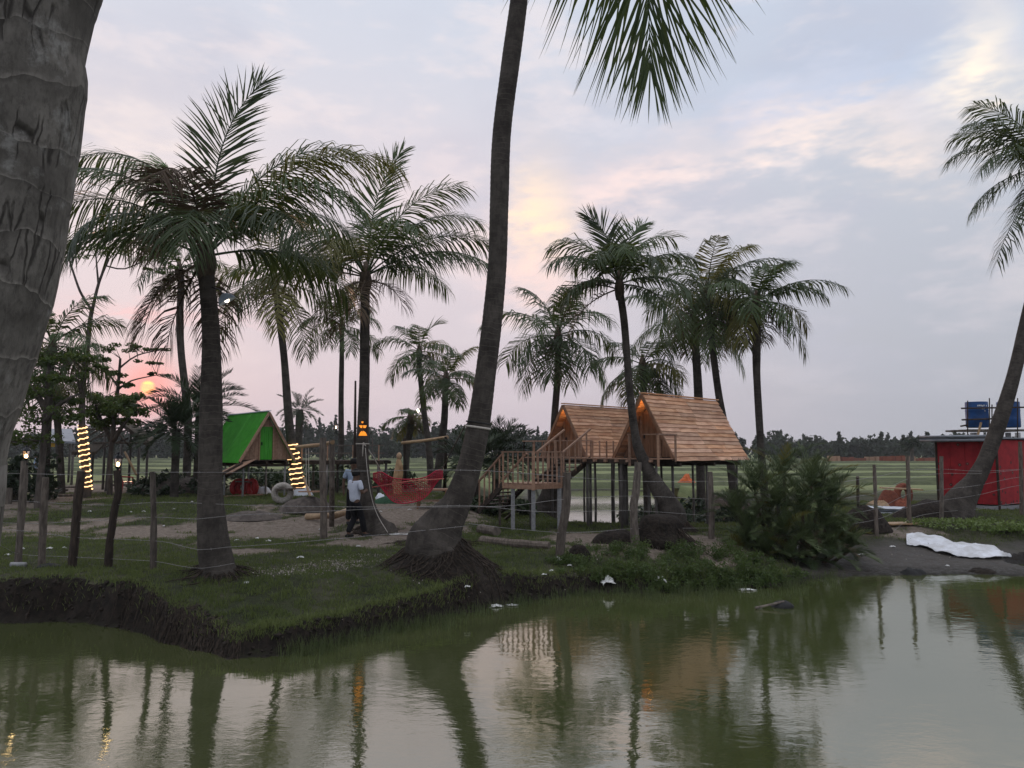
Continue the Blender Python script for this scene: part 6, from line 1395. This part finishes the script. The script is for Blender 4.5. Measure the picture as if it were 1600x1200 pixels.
# white sheet on the mud
def sheet():
    Lp = [(1416, 836), (1440, 838), (1470, 847), (1495, 855), (1525, 855), (1555, 860), (1580, 874)]; Rp = [(1417, 854), (1440, 856), (1465, 865), (1490, 871), (1520, 874), (1550, 875), (1581, 875)]
    b = MB(); n, m = 60, 16; q = random.Random(2)
    def lerp(P, u): k = u * (len(P) - 1); i = min(len(P) - 2, int(k)); f = k - i; return (P[i][0] + (P[i + 1][0] - P[i][0]) * f, P[i][1] + (P[i + 1][1] - P[i][1]) * f)
    for i in range(n + 1):
        u = i / n; a, c = lerp(Lp, u), lerp(Rp, u); pa, pc = onG(*a), onG(*c)
        for j in range(m + 1):
            v = j / m; p = pa.lerp(pc, v); z = max(gz(p.x, p.y), WZ) + .025 + .06 * abs(math.sin(u * 14 + v * 5)) * abs(math.sin(u * 5 + v * 3)) + .022 * vnoise(np.array([u * 34]), np.array([v * 7 + u * 9]), 3)[0]
            b.v.append((p.x, p.y, z + .06 * (1 - v) * math.sin(u * 3.14)))
    for i in range(n):
        for j in range(m): b.f.append((i * (m + 1) + j, i * (m + 1) + j + 1, (i + 1) * (m + 1) + j + 1, (i + 1) * (m + 1) + j))
    o = b.build('white_sheet', M['sheet'], None, True); md = o.modifiers.new('thick', 'SOLIDIFY'); md.thickness = .006; tag(o, 'long crumpled white sheet lying on the mud by the water on the right', 'sheet')
sheet()

# ------------------------------------------------------------------ red hut, tanks and building rubbish on the right
def spotted():
    m, T, b = new_mat('red_mat_cloth'); tc = T.node('ShaderNodeTexCoord').outputs['Object']
    vo = T.node('ShaderNodeTexVoronoi', distance='EUCLIDEAN'); vo.inputs['Scale'].default_value = 4.2; vo.inputs['Randomness'].default_value = .9; T.put(vo.inputs['Vector'], tc)
    sel = T.rng(T.sep(vo.outputs['Color'])[0], .38, .46); dot = T.m('MULTIPLY', T.rng(vo.outputs['Distance'], .20, .28, 1, 0), sel); eye = T.m('MULTIPLY', T.rng(vo.outputs['Distance'], .08, .12, 1, 0), sel)
    n = T.noise(tc, 3.5, 5, .6); c = T.mix(T.rng(n, .3, .7), (.26, .010, .016), (.40, .018, .024)); c = T.mix(T.m('MULTIPLY', T.rng(T.noise(tc, 14, 4), .5, .75), .6), c, (.14, .010, .012))
    c = T.mix(T.m('MULTIPLY', dot, .85), c, (.05, .02, .02)); c = T.mix(T.m('MULTIPLY', eye, .5), c, (.35, .28, .2))
    T.put(b.inputs['Base Color'], c); b.inputs['Roughness'].default_value = .85; return m
M['redmat'] = spotted()
c0 = onG(1561, 797); YH = c0.y
zb = c0.z; Lc = at(1466, 790, YH + 1.5); Rc = at(1690, 790, YH + 3.2); corner = Vector((c0.x, YH, zb))
rh = thing('red_hut', 'red hut of spotted panels under a flat grey sheet roof', 'hut', tuple(corner)); Hh = at(1561, 690, YH).z - zb
def wallpan(p, q, n, name='wall_panel'):
    for k in range(n):
        a = p.lerp(q, k / n); c = p.lerp(q, (k + 1) / n); d = (c - a).normalized() * .006; nn = Vector((d.y, -d.x, 0)).normalized() * (.006 * (k % 2)); b = MB()
        b.beam(Vector((a.x, a.y, zb + .12 + Hh / 2)) + d + nn, Vector((c.x, c.y, zb + .12 + Hh / 2)) - d + nn, .05, Hh - .12); b.build(name, M['redmat'], rh)
    b = MB(); b.beam(Vector((p.x, p.y, zb - .05)), Vector((q.x, q.y, zb - .05)), .12, .36); b.build('plinth', M['concrete'], rh)
Lc.z = Rc.z = zb; wallpan(Lc, corner, 4); wallpan(corner, Rc, 4); back = Lc + (Rc - corner); wallpan(Lc, back, 3); wallpan(Rc, back, 3)
for p in (Lc, corner, Rc):
    b = MB(); b.tube([(p.x, p.y - .04, zb - .2), (p.x, p.y - .04, zb + Hh + .1)], .045, 7); b.build('corner_post', M['dkwood'], rh)
zr = zb + Hh + .10; ov = .35; e = (Lc - corner).normalized(); f = (Rc - corner).normalized()
for k in range(3):
    A = Lc.lerp(corner, k / 3); C_ = Lc.lerp(corner, (k + 1) / 3); o1, o2 = (e * ov if k == 0 else Vector()), (-e * ov * .4 if k == 2 else Vector()); b = MB(); P4 = [A + o1 - f * ov, C_ + o2 - f * ov, C_ + o2 + (Rc - corner) + f * ov, A + o1 + (Rc - corner) + f * ov]
    b.add([Vector((p.x, p.y, zr + .02 * (k % 2) + t)) for t in (0, .05) for p in P4], [(3, 2, 1, 0), (4, 5, 6, 7), (0, 1, 5, 4), (1, 2, 6, 5), (2, 3, 7, 6), (3, 0, 4, 7)]); b.build('roof_sheet', M['tin'], rh)
for z in (-.05, .09):
    b = MB(); b.tube([Lc + e * ov - f * ov + Vector((0, 0, zr - zb + z)), corner - e * .15 - f * ov + Vector((0, 0, zr - zb + z))], .05, 8); b.build('fascia', M['tin'], rh, True)
# water drums on their stand behind the hut
YD = YH + 3.0
tank_st = thing('drum_stand', 'rough timber stand carrying the two blue drums behind the red hut', 'stand', tuple(at(1550, 780, YD)))
for px, y in ((1520, YD), (1522, YD + 1), (1575, YD), (1590, YD + 1), (1546, YD + .5)):
    t = at(px, 676, y); b = MB(); b.tube([(t.x, y, gz(t.x, y) - .1), (t.x, y, t.z)], .10, 8); b.build('post', M['concrete'], tank_st, True)
for dy in (-.3, .2, .7, 1.1):
    b = MB(); b.beam(at(1504, 672.5, YD) + Vector((0, dy, 0)), at(1606, 672.5, YD) + Vector((0, dy, 0)), .18, .07); b.build('platform_board', M['greywood'], tank_st)
for (a, c) in (((1502, 638), (1625, 636)), ((1503, 656), (1560, 654)), ((1501, 666), (1512, 664))): b = MB(); b.tube([at(*a, YD - .42), at(*c, YD - .42)], .035, 6); b.build('rail_pole', M['dkwood'], tank_st)
for (px, t, bb) in ((1512, 626, 690), (1546, 622, 690), (1550, 632, 672), (1590, 622, 690)): b = MB(); b.tube([at(px, bb, YD - .46), at(px, t, YD - .46)], .022, 5); b.build('upright_pole', M['dkwood'], tank_st)
b = MB(); b.tube([at(1526, 688, YD - .5), at(1533, 660, YD - .5)], .04, 6); b.build('brace', M['bamboo'], tank_st)
for k, px in enumerate((1527.5, 1577)):
    c = at(px, 669, YD + .1); r = 15.8 * YD / 1200; hgt = 41 * YD / 1200; dr = thing('blue_drum', ['left blue plastic drum with worn white lettering', 'right blue plastic drum partly behind the leaning trunk'][k], 'drum', tuple(c), 0, 'blue drums on the stand')
    b = MB(); b.lathe([(r * .92, .02), (r, .05), (r, hgt * .30), (r * 1.025, hgt * .33), (r, hgt * .36), (r, hgt * .64), (r * 1.025, hgt * .67), (r, hgt * .70), (r, hgt * .95), (r * .95, hgt)], c, 24); b.build('barrel', M['blue'], dr, True)
    b = MB(); b.torus(c + Vector((0, 0, hgt * .98)), r * .95, .022, None, 24, 6); b.build('rim', M['blue'], dr, True)
    if k == 0:      # faded, unreadable white print
        b = MB(); qq = random.Random(5)
        for row, (z0, n_) in enumerate(((.84, 7), (.74, 3), (.66, 4))):
            for i in range(n_):
                a = R(-90) + (i - n_ / 2 + .5) * .14; ww = .05; zz_ = c.z + hgt * z0 + qq.uniform(-.01, .01)
                if qq.random() < .2: continue
                P_ = [(c.x + math.cos(a + s * ww) * r * 1.012, c.y + math.sin(a + s * ww) * r * 1.012, zz_ + t * .028) for s, t in ((-1, -1), (1, -1), (1, 1), (-1, 1))]; b.add(P_, [(0, 1, 2, 3)])
        b.build('worn_lettering', M['litter'], dr)
# sheet stack, clay rings, earth and planks
cs = thing('sheet_stack', 'low stack of corrugated grey white sheets left of the red hut', 'sheets', tuple(onG(1383, 803)))
for k in range(3):
    b = MB(); a0, a1 = onG(1346, 803), onG(1418, 801); d = (a1 - a0); w_ = Vector((-d.y, d.x, 0)).normalized() * .9
    n = 18
    for i in range(n + 1):
        z = .06 + k * .07 + .02 * (i % 2); p = a0 + w_ * (i / n); p2_ = a1 + w_ * (i / n); b.v += [(p.x, p.y, p.z + z), (p2_.x, p2_.y, p.z + z)]
    for i in range(n): b.f.append((2 * i, 2 * i + 1, 2 * i + 3, 2 * i + 2))
    o = b.build('sheet', M['tin'] if k == 1 else M['cloth'], cs); o.modifiers.new('thick', 'SOLIDIFY').thickness = .03
b = MB(); c = onG(1425, 792); Mt = Matrix.Rotation(R(20), 4, 'Z') @ Matrix.Rotation(R(90), 4, 'X'); b.torus(c + Vector((0, .6, .42)), .30, .13, Mt, 24, 10); o = b.build('clay_ring', M['terracotta'], None, True); tag(o, 'red brown clay ring standing upright left of the red hut', 'ring')
heap('clay_pot', 'dark red clay pot heap behind the fence post left of the red hut', 'pot', 1390, 792, .50, .62, 'terracotta', 21, .2)
heap('husk_heap', 'pale husk heap beside the clay pot', 'heap', 1372, 794, .45, .26, 'bamboo', 22, .6)
heap('brick_heap', 'broken bricks between clay pot and ring', 'heap', 1408, 793, .4, .3, 'terracotta', 23, .6)
o = MB().beam(at(1376, 762, 25.5), at(1440, 765, 25.2), .4, .04).build('resting_board', M['bamboo']); tag(o, 'pale board resting across the clay pot and ring', 'board')
heap('earth_mound', 'dark earth mound at the foot of the right leaning palm', 'mound', 1455, 806, 1.1, .42, 'soil', 24)
heap('earth_mound', 'dark earth mound behind the thicket right side', 'mound', 1350, 826, .8, .6, 'soil', 25)
o = MB().box(onG(1405, 820) + Vector((0, 0, .04)), (.9, .5, .04), .2).build('flat_board', M['bamboo']); tag(o, 'tan flat board on the grass left of the red hut fence', 'board')
o = MB().tube([onG(1341, 800) + Vector((0, 0, -.1)), at(1340, 745, 25)], .05, 6).build('stake', M['greywood']); tag(o, 'short stake right behind the thicket', 'stake')
# far brick stacks below the wood
q = random.Random(8)
for k in range(9):
    px = 1305 + k * 19 + q.uniform(-5, 5); p = at(px, 717, 170); b = MB(); hgt = q.uniform(.7, 1.3)
    for i in range(4):
        b.box((p.x + (i - 1.5) * .65, 170 + q.uniform(-.3, .3), hgt / 2 * q.uniform(.8, 1.1)), (.6, 1.2, hgt))
    o = b.build('brick_stack', M['terracotta'] if k % 3 else M['rail'], None); tag(o, 'far low reddish brick stack under the wood on the right', 'bricks', 'far brick stacks')
p = at(355 + 0, 0, 1)
for k, (px, y) in enumerate(((582, 190), (600, 230))):
    t = at(px, 683, y); o = MB().tube([(t.x, y, 0), tuple(t)], .18, 6).build('utility_pole', M['dkwood'], None, True); tag(o, ['far thin pole on the horizon right of the mask palm', 'second far thin pole near the horizon'][k], 'pole')

# ------------------------------------------------------------------ haze
hz = MB().box((0, 200, 16.5), (900, 860, 36.5)).build('haze', None); tag(hz, 'thin evening haze', 'haze', kind='stuff')
hm_ = bpy.data.materials.new('haze'); hm_.use_nodes = True; T = NT(hm_.node_tree); T.n.clear(); pv = T.node('ShaderNodeVolumePrincipled')
pv.inputs['Color'].default_value = (.93, .94, .98, 1); pv.inputs['Density'].default_value = HAZE = .0003; pv.inputs['Anisotropy'].default_value = .2
out = T.node('ShaderNodeOutputMaterial'); T.l.new(pv.outputs[0], out.inputs['Volume']); hz.data.materials.append(hm_)
